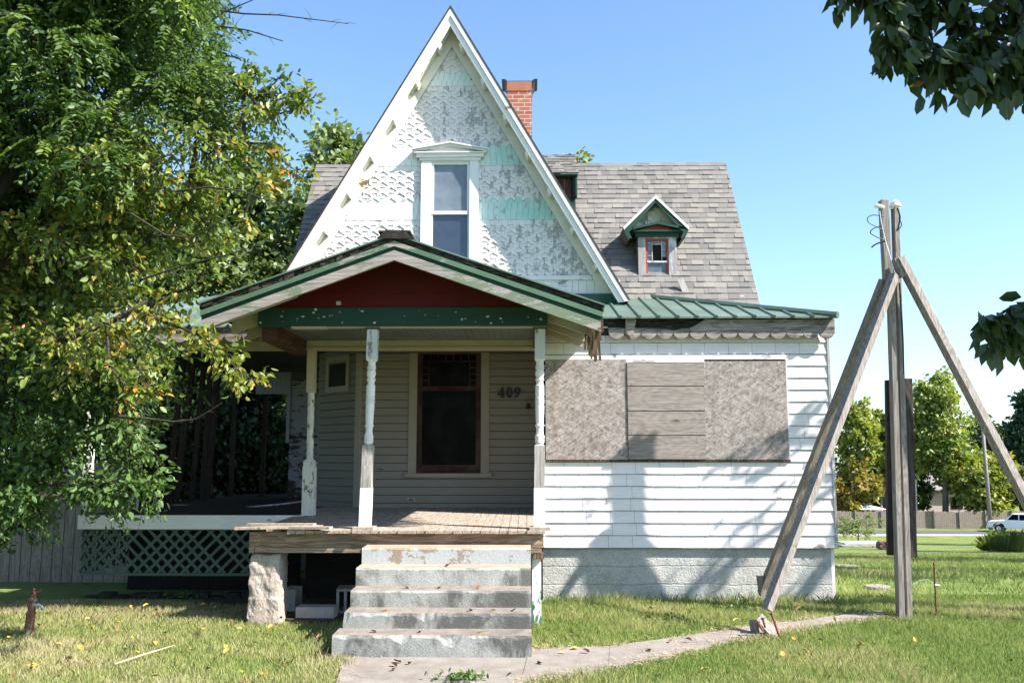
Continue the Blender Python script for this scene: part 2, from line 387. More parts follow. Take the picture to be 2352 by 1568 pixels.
def clap(mb, x0, x1, z0, z1, y, exp, holes=(), t=.018, joint=0.0, f=None, jit=.0, gap=.007):
    """horizontal lapped boards on the plane y (facing -Y); f maps (s, y, z) to 3D for walls at an angle"""
    z = z0
    while z < z1-1e-3:
        za, zb = z, min(z+exp-gap, z1)
        spans = [(x0, x1)]
        for hx0, hx1, hz0, hz1 in holes:
            if hz0 < z+exp*.5 < hz1:
                ns = []
                for a, b in spans:
                    if hx1 <= a or hx0 >= b: ns.append((a, b)); continue
                    if a < hx0: ns.append((a, hx0))
                    if b > hx1: ns.append((hx1, b))
                spans = ns
        for a, b in spans:
            xs = [a]
            if joint:
                q = a+random.uniform(.3, 1)*joint
                while q < b-.1: xs.append(q); q += joint
            xs.append(b)
            for p, q in zip(xs, xs[1:]):
                q2 = q-(.0035 if q < b else 0); dz = random.uniform(-jit, jit)
                vs = [(p, y-t, za+dz), (q2, y-t, za+dz), (q2, y, za+dz), (p, y, za+dz), (p, y-.007, zb), (q2, y-.007, zb), (q2, y, zb), (p, y, zb)]
                if f: vs = [f(*v) for v in vs]
                mb.add(vs, [(0,3,2,1),(4,5,6,7),(0,1,5,4),(1,2,6,5),(2,3,7,6),(3,0,4,7)])
        z += exp

# --- main volumes (dark cores behind the sidings)
cx0, cx1 = -1.40, -0.70      # porch window opening
WX0, WX1, WZ0, WZ1 = W(958,0+950,12).x, W(1105,950,12).x, W(1000,1086,12).z, 3.10
mb = MB()
mb.box(-2.236, 0.2, 12.005, 12.06, .6, WZ0); mb.box(-2.236, WX0, 12.005, 12.06, WZ0, 4.1); mb.box(WX1, 0.2, 12.005, 12.06, WZ0, 4.1); mb.box(WX0, WX1, 12.005, 12.06, WZ1, 4.1)
pwall = part(mb, 'porch_wall', mt['dark'])
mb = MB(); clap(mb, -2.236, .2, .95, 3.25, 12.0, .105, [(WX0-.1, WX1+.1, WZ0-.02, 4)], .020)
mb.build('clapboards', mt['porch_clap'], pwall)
# bay wall, set at forty-five degrees
mb = MB(); q = .74
fb = lambda s, y, z: Vector((-2.236-s*.7071-(12-y)*.7071*1, 12+s*.7071-(12-y)*.7071, z))
BL = q/.7071
mb.loft([fb(0,12.01,.6), fb(BL,12.01,.6), fb(BL,12.06,.6), fb(0,12.06,.6)], [fb(0,12.01,4.), fb(BL,12.01,4.), fb(BL,12.06,4.), fb(0,12.06,4.)])
bwall = part(mb, 'bay_wall', mt['dark'])
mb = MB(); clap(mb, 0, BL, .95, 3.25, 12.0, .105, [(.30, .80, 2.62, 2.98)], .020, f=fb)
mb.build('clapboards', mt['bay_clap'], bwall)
mb = MB(); mb.loft([fb(-.02,11.975,.95), fb(.1,11.975,.95), fb(.1,12.0,.95), fb(-.02,12.0,.95)], [fb(-.02,11.975,3.25), fb(.1,11.975,3.25), fb(.1,12.0,3.25), fb(-.02,12.0,3.25)])
part(mb, 'corner_board', mt['casing'])
bw_ = MB()
for a, b, c, d in ((.26,.84,2.97,3.05), (.26,.84,2.55,2.63), (.26,.33,2.63,2.97), (.77,.84,2.63,2.97)):
    bw_.loft([fb(a,11.965,c), fb(b,11.965,c), fb(b,11.999,c), fb(a,11.999,c)], [fb(a,11.965,d), fb(b,11.965,d), fb(b,11.999,d), fb(a,11.999,d)])
fr = part(bw_, 'window', mt['porch_clap'])
bw_ = MB(); bw_.loft([fb(.33,11.985,2.63), fb(.77,11.985,2.63), fb(.77,11.998,2.63), fb(.33,11.998,2.63)], [fb(.33,11.985,2.97), fb(.77,11.985,2.97), fb(.77,11.998,2.97), fb(.33,11.998,2.97)])
bw_.build('pane', mt['dark'], fr)
# side and rear walls
mb = MB()
mb.box(-2.98, -2.93, 12.75, 17.4, -.6, 3.9); mb.box(3.0, 3.05, 12.4, 17.4, -.6, 3.9); mb.box(-2.93, 3.0, 17.35, 17.4, -.6, 3.9)
part(mb, 'outer_wall', mt['white_clap'])
mb = MB()
for (sx) in (-3.2, 3.0):
    mb = MB()
    mb.add([(sx,12.4,3.85),(sx,16.1,3.85),(sx,14.25,6.3),(sx+.06,12.4,3.85),(sx+.06,16.1,3.85),(sx+.06,14.25,6.3)], [(0,1,2),(5,4,3),(0,3,4,1),(1,4,5,2),(2,5,3,0)])
    part(mb, 'end_gable', mt['white_clap'])


# --- porch window (tall, red sash, cream casing)
mb = MB(); y = 11.965
mb.box(WX0-.11, WX0, y, 11.999, WZ0, WZ1); mb.box(WX1, WX1+.11, y, 11.999, WZ0, WZ1)
mb.box(WX0, WX1, y, 11.999, WZ1-.001, WZ1+.09)
wn = part(mb, 'window', mt['casing'])
mb = MB(); mb.box(WX0-.15, WX1+.15, 11.93, 11.998, WZ0-.055, WZ0); mb.build('sill', mt['casing'], wn, bevel=.004)
zr = W(1000, 892, 12).z
mb = MB()
for a, b, c, d in ((WX0,WX0+.07,WZ0,WZ1), (WX1-.07,WX1,WZ0,WZ1), (WX0+.07,WX1-.07,WZ0,WZ0+.11), (WX0+.07,WX1-.07,zr-.03,zr+.03), (WX0+.07,WX1-.07,WZ1-.07,WZ1)):
    mb.box(a, b, 11.985, 12.03, c, d)
for k in range(1, 7):
    x = WX0+.07+k*(WX1-WX0-.14)/7
    mb.box(x-.006, x+.006, 11.992, 12.02, WZ1-.155, WZ1-.07)
mb.box(WX0+.07, WX1-.07, 11.991, 12.02, WZ1-.165, WZ1-.155)
for x in (WX0+.155, WX1-.155):
    mb.box(x-.006, x+.006, 11.993, 12.02, zr+.03, WZ1-.165)
for k in range(1, 4):
    z = zr+.03+k*(WZ1-.165-zr-.03)/4
    mb.box(WX0+.07, WX0+.149, 11.994, 12.02, z-.006, z+.006); mb.box(WX1-.149, WX1-.07, 11.994, 12.02, z-.006, z+.006)
mb.build('sash', mt['redframe'], wn)
mb = MB(); mb.box(WX0+.05, WX1-.05, 12.022, 12.028, WZ0+.09, WZ1-.05); mb.build('pane', mt['glass_dk'], wn)
mb = MB(); mb.box(WX0-.3, WX1+.3, 12.35, 12.36, .9, 3.5); part(mb, 'curtain', mt['dark'])

# --- wall fittings: number, outlet
def ring(cx, cz, a, b, ia, ib, n=22, ang0=0, ang1=2*pi):
    o = [(cx+a*cos(ang0+(ang1-ang0)*k/n), cz+b*sin(ang0+(ang1-ang0)*k/n)) for k in range(n+1)]
    i = [(cx+ia*cos(ang0+(ang1-ang0)*k/n), cz+ib*sin(ang0+(ang1-ang0)*k/n)) for k in range(n+1)]
    return o, i
def ringmesh(mb, o, i, y0, y1):
    n = len(o)
    for k in range(n-1):
        mb.prism([o[k], o[k+1], i[k+1], i[k]], y0, y1, .5)
hn = bpy.data.objects.new('house_number', None); COL.objects.link(hn); hn.parent = H; ORI[hn.name] = ORI[H.name]
zc = W(1169, 902, 12).z; hh = .070; y0, y1 = 11.955, 11.976
def dx(u): return W(u, 902, 12).x
mb = MB(); c = dx(1151); w_ = .048
mb.prism([(c+.004,zc-hh),(c+.036,zc-hh),(c+.036,zc+hh),(c+.004,zc+hh)], y0, y1)
mb.prism([(c-w_,zc-.035),(c+.046,zc-.035),(c+.046,zc-.016),(c-w_,zc-.016)], y0-.001, y1)
mb.prism([(c-w_,zc-.018),(c-w_+.014,zc-.018),(c+.03,zc+hh-.012),(c+.03,zc+hh),(c+.018,zc+hh)], y0-.002, y1)
mb.build('numeral', mt['digit'], hn)['label'] = 'black serif numeral 4'
mb = MB(); c = dx(1170); o, i = ring(c, zc, .044, hh, .012, hh-.014); ringmesh(mb, o, i, y0, y1)
mb.build('numeral', mt['digit'], hn)['label'] = 'black serif numeral 0'
mb = MB(); c = dx(1188); o, i = ring(c, zc+.026, .044, .044, .013, .030); ringmesh(mb, o, i, y0, y1)
mb.prism([(c+.040,zc+.03),(c+.034,zc-.015),(c+.012,zc-.052),(c-.03,zc-hh),(c-.03,zc-hh+.006),(c-.002,zc-.045),(c+.012,zc-.012),(c+.014,zc+.02)], y0-.001, y1)
o, i = ring(c-.024, zc-.048, .012, .012, .0005, .0005, 12); ringmesh(mb, o, i, y0-.002, y1)
mb.build('numeral', mt['digit'], hn)['label'] = 'black serif numeral 9'
p = W(945, 1147, 12)
mb = MB(); mb.box(p.x-.055, p.x+.055, 11.965, 11.985, p.z-.022, p.z+.024); ob = part(mb, 'outlet_box', mt['cream'], bevel=.003)
mb = MB(); mb.box(p.x-.022, p.x-.006, 11.958, 11.9655, p.z-.012, p.z+.012); mb.box(p.x+.006, p.x+.022, 11.958, 11.9655, p.z-.012, p.z+.012); mb.build('socket', mt['digit'], ob)

# --- wing
RX = 3.63; LX = .205; WY = 10.8; zb = .595
mb = MB()
zo0, zo1 = W(1500, 1056, WY).z, W(1500, 822, WY).z; xo0, xo1 = W(1253,940,WY).x, W(1811,1000,WY).x
clap(mb, LX, RX, zb, 3.12, WY, .1435, [(xo0+.02, xo1-.01, zo0+.02, zo1-.03)], .02, .285, jit=.0015, gap=.007)
wwall = MB(); wwall.box(LX, RX, WY+.001, WY+.05, zb, 3.12); wwall = part(wwall, 'wing_wall', mt['dark'])
mb.build('siding', mt['white_clap'], wwall)
mb = MB(); mb.box(RX-.04, RX, WY+.05, 17, -.6, 3.12); part(mb, 'wing_side_wall', mt['white_clap']); mb = MB(); mb.box(LX, LX+.04, WY+.05, 11.99, .6, 3.12)
part(mb, 'wing_side_wall', mt['white_clap'])
mb = MB(); mb.box(RX+.001, RX+.03, WY-.025, WY+.08, zb-.01, 3.10); part(mb, 'corner_board', mt['gray_trim'])
mb = MB(); mb.box(LX-.03, LX-.001, WY-.03, WY+.09, .6, 3.1); part(mb, 'corner_board', mt['wgpaint'])
mb = MB(); mb.box(LX-.02, RX-.05, WY+.03, WY+.25, -.5, zb-.004); mb.box(RX-.25, RX-.05, WY+.25, 17, -1, zb-.004)
part(mb, 'foundation', mt['found'])
mb = MB(); o, i = ring(W(1882,1256,WY).x, zb+.004, .06, .045, .03, .02, 10, 0, pi); ringmesh(mb, o, i, WY-.03, WY-.021)
part(mb, 'vent_hood', mt['gray_trim'])
# boarded openings
x1, x2 = W(1441,940,WY).x, W(1617,940,WY).x; xr = W(1806,940,WY).x
zt = W(1500, 832, WY).z
def nails(mb, a, b, c, d, y, st=.28):
    pts = [(x+random.uniform(-.03,.03), z) for x in np.arange(a+.04, b, st) for z in (c+.03, d-.03)]+[(x, z+random.uniform(-.03,.03)) for z in np.arange(c+.2, d-.1, st) for x in (a+.025, b-.025)]
    for x, z in pts:
        r_ = random.uniform(.004, .0065); mb.prism([(x+cos(t)*r_, z+sin(t)*r_) for t in np.linspace(0, 2*pi, 7)[:-1]], y-.002, y+.004, .5, 1)
        if random.random() < .4: mb.prism([(x-.003, z), (x+.003, z), (x+.001, z-random.uniform(.02,.06)), (x-.001, z-.02)], y-.001, y+.003, .5, 1)
mb = MB(); mb.box(xo0, x1-.004, WY-.042, WY-.021, zo0+.005, zt+.03); nails(mb, xo0, x1, zo0, zt+.03, WY-.042); part(mb, 'window_board', [mt['osb'], mt['rust']])['label'] = 'weathered strand board covering the left window opening'
mb = MB(); mb.box(x2+.004, xr, WY-.042, WY-.021, zo0+.005, zt+.01); nails(mb, x2, xr, zo0, zt, WY-.042); part(mb, 'window_board', [mt['osb'], mt['rust']])['label'] = 'weathered strand board covering the right window opening'
bo = bpy.data.objects.new('window_boarding', None); COL.objects.link(bo); bo.parent = H; ORI[bo.name] = ORI[H.name]
zs = [zt-.01, W(0,890,WY).z, W(0,946,WY).z, W(0,1001,WY).z, zo0]
for k in range(4):
    mb = MB(); dy = random.uniform(0, .006); mb.box(x1, x2, WY-.052-dy, WY-.022, zs[k+1]+.010, zs[k]); nails(mb, x1, x2, zs[k+1]+.0, zs[k]+.0, WY-.052-dy, .8); mb.build('plank', [mt['ply'], mt['rust']], bo)
mb = MB()
mb.box(xo0-.02, xo1+.0, WY-.036, WY-.0205, zt+.032, zt+.085); mb.box(x1-.01, x2+.01, WY-.044, WY-.0205, zt-.003, zt+.031)
mb.box(xr+.003, xo1, WY-.038, WY-.0205, zo0, zt+.031)
part(mb, 'window_trim', paint('peeling_window_trim', (.76,.74,.72), (.36,.33,.31), .42, 'x', .4, 4, 0, (.45,.55,.5)))
mb = MB(); mb.box(xo0, xr+.02, WY-.038, WY-.0205, zo0-.018, zo0+.004); part(mb, 'window_sill', mt['rotbrown'])
mb = MB(); mb.box(LX, xo1-.012, WY-.019, WY+.0, zo0-.0, zt+.08); part(mb, 'window_backing', mt['dark'])

# valance of half-round scallops
def valance(x0, x1, y, ztop, zbot, pitch, rot0=None, mat='valance', name='valance', toppts=None):
    mb = MB(); r = pitch/2; n = round((x1-x0)/pitch); pitch = (x1-x0)/n
    for k in range(n):
        a = x0+k*pitch; rr = random.random()
        arc = [(a+pitch*(1-cos(t*pi/12))/2, zbot+r*.95-sin(t*pi/12)*r*.95) for t in range(13)]
        arc[0] = (a, arc[0][1]); 
        zt0 = ztop; zt1 = ztop
        if toppts: zt0 = np.interp(a, toppts[0], toppts[1])+random.uniform(-.008,.008); zt1 = np.interp(a+pitch, toppts[0], toppts[1])
        mid = (a+pitch/2, (zt0+zt1)/2+(random.uniform(-.012,.012) if toppts else 0))
        mb.prism(arc+[(a+pitch, zt1), mid, (a, zt0)], y, y+.03, .5)
    return part(mb, name, mt[mat])
vy = 10.69; vx1 = W(1918,760,vy).x; vx0 = W(1398,760,vy).x
ztp = W(1600,733,vy).z; zbt = W(1600,778,vy).z
valance(vx0, vx1, vy, ztp, zbt, .194, toppts=([vx0, vx0+.6, vx0+.95, vx0+1.05, vx1], [ztp-.10, ztp-.13, ztp-.14, ztp+.0, ztp+.0]))
mb = MB()
mb.box(vx0, vx1, vy+.06, vy+.10, ztp-.09, ztp+.02); part(mb, 'sub_fascia', mt['rot'])
mb = MB(); a = W(1440,730,vy)
mb.add([(a.x-.02,vy-.012,a.z+.02),(a.x+.12,vy-.012,a.z+.02),(a.x+.06,vy-.012,a.z-.28),(a.x-.02,vy-.012,a.z-.16),(a.x-.02,vy-.002,a.z+.02),(a.x+.12,vy-.002,a.z+.02),(a.x+.06,vy-.002,a.z-.28),(a.x-.02,vy-.002,a.z-.16)], [(0,3,2,1),(4,5,6,7),(0,1,5,4),(1,2,6,5),(2,3,7,6),(3,0,4,7)])
part(mb, 'splintered_board', mt['valance'])
mb = MB()
mb.box(vx0-.1, vx1-.03, vy+.11, WY-.021, ztp-.09, ztp-.075)
part(mb, 'soffit', mt['trim'])

# metal roofs with raised ribs
def metal_facet(mb, e0, e1, t0, t1, rib=.23, th=.02, ribs=True):
    """eave from e0 to e1, top from t0 to t1 (points)"""
    e0, e1, t0, t1 = map(Vector, (e0, e1, t0, t1)); dn = Vector((0,0,th))
    mb.loft([e0-dn, e1-dn, t1-dn, t0-dn], [e0, e1, t1, t0], .5)
    if not ribs: return
    ex = (e1-e0).normalized(); L = (e1-e0).length
    nrm = ex.cross(t0-e0).normalized(); slope = nrm.cross(ex).normalized()
    if slope.z < 0: slope = -slope
    a0 = (t0-e0).dot(ex); a1 = (t1-e0).dot(ex); hgt = (t0-e0).dot(slope)
    k = rib*.5
    while k < L:
        h = hgt
        if a0 > 0 and k < a0: h = hgt*k/a0
        if a1 < L and k > a1: h = min(h, hgt*(L-k)/(L-a1))
        if h > .05:
            p = e0+ex*k; up = Vector((0,0,1))
            pr = [(-.026,.0), (-.011,.022), (.011,.022), (.026,.0)]
            lo = [p+ex*a+nrm*(b if nrm.z > 0 else -b)*1.0-slope*.01 for a, b in pr]
            hi = [q+slope*(h+.0) for q in lo]
            mb.loft(lo, hi, .5)
        k += rib
zE = W(1600,727,10.62).z; tz = 3.86
E1 = (3.69, 10.62, zE); E0 = (.55, 10.62, zE); T1 = (1.75, 12.45, tz+.02); T0 = (.55, 12.45, tz+.02)
mb = MB(); metal_facet(mb, E0, E1, T0, T1)
metal_facet(mb, E1, (3.69, 17, zE), T1, (1.75, 17, tz), ribs=False)
wr = part(mb, 'wing_roof', mt['gmetal'])
mb = MB(); mb.tube([Vector(E1)+Vector((.03,-.02,.01)), Vector(T1)+Vector((0,0,.012))], [.045,.045], 6); mb.build('ridge_cap', mt['gmetal'], wr)
mb = MB(); mb.prism([(.3, 3.55), (1.42, 3.55), (1.36, 3.85), (.3, 3.85)], 11.93, 11.97); part(mb, 'flashing', mt['fgreen2'])

# --- foundations of the main house and the under-porch dark
mb = MB(); mb.box(-2.3, .2, 11.9, 12.0, -.5, .9); mb.box(-2.9, -2.3, 12.3, 12.5, -.6, .9); part(mb, 'house_foundation', mt['block'])

# --- gable roof
ax, az = -1.048, 7.868; KS = .583
def gx(z, s): return ax+s*KS*(az-z)
cs = cos(atan(KS)); 
def slab(zlo, s, t0, t1, ext=0):
    """polygon in XZ between perpendicular depth t0..t1 under the outer line"""
    o0 = (ax, az-t0/ (KS*cs) if False else az - t0*sqrt(1+KS*KS)/KS)
    return [(ax, az-t0*sqrt(1+KS*KS)/KS), (gx(zlo, s)-s*t0*sqrt(1+KS*KS), zlo), (gx(zlo, s)-s*t1*sqrt(1+KS*KS), zlo), (ax, az-t1*sqrt(1+KS*KS)/KS)]
gr = MB()
for s in (-1, 1):
    gr.prism(slab(3.72, s, 0, .022), 11.66, 16.3, .3)
groof = part(gr, 'gable_roof', flat('dark_shingle_edge', (.05,.045,.04), .9, .4, 20))
for s in (-1, 1):
    mb = MB(); mb.prism(slab(3.70, s, .023, .075), 11.665, 11.72, .5); mb.prism(slab(3.69, s, .075, .145), 11.685, 11.72, .5)
    mb.build('rake_board', mt['rake'], groof)
    mb = MB(); mb.prism(slab(3.70, s, .10, .12), 11.72, 11.98, .5); mb.build('soffit', mt['frieze'], groof)
    mb = MB(); mb.prism(slab(3.70, s, .122, .235), 11.955, 11.978, .5); mb.build('frieze_board', mt['frieze'], groof)
    k = 0
    z = 7.35
    while z > 3.9:
        mb = MB(); off = .122
        c1 = Vector((gx(z, s)-s*off*sqrt(1+KS*KS), 0, z)); d = Vector((s*KS, 0, -1)).normalized(); nn = Vector((-s, 0, -KS)).normalized()
        poly = [c1, c1+d*.075, c1+d*.075+nn*.05, c1+nn*.05]
        mb.prism([(p.x, p.z) for p in poly], 11.70, 11.95); mb.build('soffit_block', mt['frieze'], groof)
        z -= .52
# gable wall backing + shingles
SI = .205
def gin(z, s): return gx(z, s)-s*SI*sqrt(1+KS*KS)
zbase = W(1300,634,12).z
wx0, wx1 = W(968,450,12).x, W(1100,450,12).x; wzt = W(1034,366,12).z; wzb = 4.0
mb = MB(); mb.prism([(gx(3.75,-1)+.3, 3.75), (gx(3.75,1)-.3, 3.75), (ax, az-.5)], 12.001, 12.05, .5)
gwall = part(mb, 'gable_wall', mt['trim'])
P = .236; RH = .0772
rows = []
z = 7.35; zrow = z
def zfromv(v): return W(1100, v, 12).z
bands = [(zfromv(163), zfromv(191)), (zfromv(337), zfromv(377)), (zfromv(461), zfromv(501))]
mstar = MB(); mteals = [MB(), MB(), MB()]
zr_ = W(1100, 103, 12).z; k = 0
def spans_at(z):
    a, b = gin(z, -1), gin(z, 1)
    if z < wzt+.26 and z > wzt: return [(a, wx0-.06), (wx1+.06, b)] if z < wzt+.2 else [(a, b)]
    if z <= wzt: return [(a, wx0+.01), (wx1-.01, b)]
    return [(a, b)]
while zr_ > zbase:
    zc_ = zr_-RH/2
    teal = any(b1-.01 < zc_ < b0+.01 for b0, b1 in bands)
    teal_next = any(b1-.01 < zc_-RH < b0+.01 for b0, b1 in bands)
    for a, b in spans_at(zr_):
        if b-a < .03: continue
        if teal:
            x = a-random.random()*.07
            while x < b:
                wd = random.uniform(.07, .085); x0_, x1_ = max(x, a), min(x+wd-.004, b)
                if x1_ > x0_+.01:
                    mteals[min(range(3), key=lambda q: abs(zc_-sum(bands[q])/2))].prism([(x0_, zr_-RH), (x1_, zr_-RH), (x1_, zr_+.004), (x0_, zr_+.004)], 11.985-random.uniform(0,.002), 12.0)
                x += wd
        else:
            off = ax+(P/2 if k % 2 else 0)
            i0 = floor((a-off)/P)-1; i1 = ceil((b-off)/P)+1
            D = .054
            for i in range(i0, i1+1):
                c = off+i*P
                # square tab centred on c, then a swallow-tail tab centred on c + P/2
                for (xl, xr_, shape) in ((c-.037, c-.001, 's'), (c+.001, c+.037, 's'), (c+.039, c+P/2-.001, 'r'), (c+P/2+.001, c+P-.039, 'l')):
                    q0, q1 = max(xl, a), min(xr_, b)
                    if q1-q0 < .012: continue
                    yy = 11.981-random.uniform(0, .003)
                    rr = random.random()
                    if shape == 's': pl = [(q0, zr_-RH), (q1, zr_-RH), (q1, zr_+.05), (q0, zr_+.05)]
                    else:
                        def zz(x):
                            f = (x-xl)/(xr_-xl)
                            return zr_-RH-D+D*(f if shape == 'r' else 1-f)
                        pl = [(q0, zz(q0)), (q1, zz(q1)), (q1, zr_+.05), (q0, zr_+.05)]
                        yy -= .004
                    # top is tucked back under the course above
                    n_ = 4
                    vs = [(pl[0][0], yy, pl[0][1]), (pl[1][0], yy, pl[1][1]), (pl[2][0], 11.999, pl[2][1]), (pl[3][0], 11.999, pl[3][1]),
                          (pl[0][0], yy+.013, pl[0][1]), (pl[1][0], yy+.013, pl[1][1]), (pl[2][0], 12.0, pl[2][1]), (pl[3][0], 12.0, pl[3][1])]
                    mstar.add(vs, [(0,1,2,3), (7,6,5,4), (0,4,5,1), (1,5,6,2), (3,7,4,0)], rr)
    zr_ -= RH; k += 1
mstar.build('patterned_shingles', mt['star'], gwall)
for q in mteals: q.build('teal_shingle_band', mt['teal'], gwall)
mb = MB()
x = .2
mb.box(gx(zbase,-1)+.3, gx(zbase,1)-.25, 11.955, 12.0, zbase-.06, zbase+.0); part(mb, 'base_trim', mt['rake'])
mb = MB(); x = -2.5
while x < 1.2:
    wd = random.uniform(.08, .12); mb.box(x, x+wd-.004, 11.975, 12.0, zbase-.32, zbase-.062); x += wd
part(mb, 'base_shingles', mt['trim'])

# upper window
UW = bpy.data.objects.new('window', None); COL.objects.link(UW); UW.parent = H; ORI[UW.name] = ORI[H.name]
UW['label'] = 'tall two-sash window with pediment in the white gable'
ix0, ix1 = W(991,450,12).x, W(1079,450,12).x
mb = MB(); mb.box(wx0, ix0-.0, 11.935, 12.0, wzb-.2, wzt); mb.box(ix1, wx1, 11.935, 12.0, wzb-.2, wzt); mb.box(ix0, ix1, 11.937, 12.0, wzt-.045, wzt-.001)
mb.build('casing', mt['trimv'], UW)
zm = W(1035, 491, 12).z
mb = MB()
for a, b, c, d, yy in ((ix0,ix0+.035,zm,wzt-.045,11.955), (ix1-.035,ix1,zm,wzt-.045,11.955), (ix0+.035,ix1-.035,wzt-.09,wzt-.045,11.955), (ix0,ix1,zm-.02,zm+.025,11.950), (ix0,ix0+.025,wzb-.2,zm-.02,11.965), (ix1-.025,ix1,wzb-.2,zm-.02,11.965)):
    mb.box(a, b, yy, 11.995, c, d)
mb.build('sash', mt['trimv'], UW)
mb = MB(); mb.box(ix0+.03, ix1-.03, 11.982, 11.99, zm+.02, wzt-.08); mb.build('pane', mt['glass_mist'], UW)['label'] = 'misted upper pane'
mb = MB(); mb.box(ix0+.02, ix1-.02, 11.986, 11.994, wzb-.2, zm-.015); mb.build('pane', mt['glass_up'], UW)
# pediment
pm = (wx0+wx1)/2; pw = (W(1120,350,11.9).x-W(949,350,11.9).x)/2
zp0, zp1, zp2 = W(1034,365,11.9).z, W(1034,352,11.9).z, W(1034,329,11.9).z
mb = MB()
mb.box(pm-pw+.09, pm+pw-.09, 11.92, 12.0, zp0-.01, zp0+.035); mb.box(pm-pw+.05, pm+pw-.05, 11.90, 12.0, zp0+.035, zp1+.005)
mb.box(pm-pw+.02, pm+pw-.02, 11.88, 12.0, zp1+.005, zp1+.02)
mb.prism([(pm-pw+.06, zp1+.02), (pm+pw-.06, zp1+.02), (pm, zp2-.03)], 11.93, 12.0)
for s in (-1, 1):
    mb.prism([(pm, zp2-.035), (pm+s*pw, zp1+.02), (pm+s*pw, zp1+.045), (pm, zp2-.004)], 11.885, 12.0); mb.prism([(pm, zp2-.004), (pm+s*(pw+.01), zp1+.045), (pm+s*(pw+.01), zp1+.06), (pm, zp2+.014)], 11.86, 12.0)
mb.build('pediment', mt['trim'], UW)

# --- shingled roofs: every tab is its own small slab
def shingle_plane(mb, o, ux, uv, wdt, lng, exp=.116, clipf=None, tab=.115):
    """o lower-left corner, ux along the eave, uv up the slope"""
    o = Vector(o); ux = Vector(ux).normalized(); uv = Vector(uv).normalized(); nn = ux.cross(uv)
    mb.loft([o, o+ux*wdt, o+ux*wdt+uv*lng, o+uv*lng], [o+nn*.01, o+ux*wdt+nn*.01, o+ux*wdt+uv*lng+nn*.01, o+uv*lng+nn*.01], .2)
    j = 0; t = 0
    while t < lng-.02:
        x = -random.random()*tab; h = min(exp*1.05, lng-t)
        while x < wdt:
            wd = tab*random.choice((.55, .8, 1, 1.25, 1.5)); a, b = max(x, 0), min(x+wd-.002, wdt)
            if b-a > .02 and (clipf is None or clipf(o+ux*(a+b)/2+uv*(t+h/2))):
                th = random.choice((.009, .013, .018)); p = o+ux*a+uv*t+nn*.010; q = o+ux*b+uv*t+nn*.010
                mb.add([p, q, q+uv*h, p+uv*h, p+nn*th, q+nn*th, q+uv*h+nn*.003, p+uv*h+nn*.003], [(0,3,2,1),(4,5,6,7),(0,1,5,4),(1,2,6,5),(2,3,7,6),(3,0,4,7)])
            x += wd
        t += exp; j += 1
MY0, MZ0, MY1, MZ1 = 12.32, 3.74, 14.1, 6.37; MX0, MX1 = -3.45, 3.25
sv = Vector((0, MY1-MY0, MZ1-MZ0)); 
mb = MB(); shingle_plane(mb, (MX0, MY0, MZ0), (1,0,0), sv, MX1-MX0, sv.length)
mb.loft([(MX0,MY1,MZ1),(MX1,MY1,MZ1),(MX1,MY1+1.9,MZ0),(MX0,MY1+1.9,MZ0)], [(MX0,MY1,MZ1+.02),(MX1,MY1,MZ1+.02),(MX1,MY1+1.9,MZ0+.02),(MX0,MY1+1.9,MZ0+.02)], .4)
x = MX0
while x < MX1-.19:
    mb.add([(x,MY1-.10,MZ1-.12),(x+.2,MY1-.10,MZ1-.12),(x+.2,MY1+.01,MZ1+.045),(x,MY1+.01,MZ1+.045),(x+.2,MY1+.12,MZ1-.12),(x,MY1+.12,MZ1-.12)], [(0,1,2,3),(3,2,4,5),(0,3,5),(1,4,2)]); x += .202
mroof = part(mb, 'main_roof', mt['shingle'])
# chimney
c0, c1_ = W(1165,230,14.9).x, W(1222,230,14.9).x; ct = W(1195,209,14.9).z; cx = (c0+c1_)/2; cw = (c1_-c0)/2
ch = MB(); ch.box(c0, c1_, 14.9, 14.9+2*cw, 4.5, ct); cho = part(ch, 'chimney', mt['brick'])
mb = MB(); mb.box(c0-.005, c1_+.005, 14.89, 14.9+2*cw+.01, ct, ct+.17)
capm = paint('rusty_cap', (.36,.13,.07), (.6,.55,.5), .3, 'x', .3, 6)
mb.build('cap', capm, cho)
mb = MB()
prof = [(cw+.006, .04), (cw+.02, .13), (cw+.055, .175), (cw+.09, .185), (cw+.098, .205), (cw+.06, .215), (cw+.02, .20), (cw+.006, .18)]
for s in (-1, 1):
    mb.prism([(cx+s*a, ct+b) for a, b in prof], 14.885, 14.9+2*cw+.02)
mb.box(cx-cw-.03, cx+cw+.03, 14.895, 14.9+2*cw+.015, ct+.172, ct+.182)
mb.build('cap_hood', flat('black_cap_metal', (.02,.02,.022), .4, .2), cho)
# box dormer half hidden by the gable
DY = 13.0
bx1 = W(1327,400,DY).x; bz1 = W(1300,400,DY).z; bz0 = W(1300,450,DY).z; bx0 = bx1-.9
mb = MB(); 
mb.box(bx0, bx1-.03, DY+.12, 14.2, bz0-.2, bz1-.01)
bd = part(mb, 'box_dormer', mt['dkgreen'])
mb = MB(); top = W(1300,352,14.0)
v_ = Vector((0, 1.1, top.z-bz1)); shingle_plane(mb, (bx0, DY-.03, bz1+.0), (1,0,0), v_, bx1+.02-bx0, v_.length*.95); mb.build('dormer_roof', mt['shingle'], bd)
mb = MB(); zw0, zw1 = bz0, bz1-.03
for k, (a, m_) in enumerate(((0, 'dkgreen'), (.035, 'dkgreen'))):
    mb.box(bx1-.035-a, bx1-.008-a, DY-.0+k*.03, DY+.12, zw0, zw1)
mb.box(bx0, bx1, DY-.02, DY+.1, zw1, zw1+.028); mb.build('dormer_casing', mt['dkgreen'], bd)
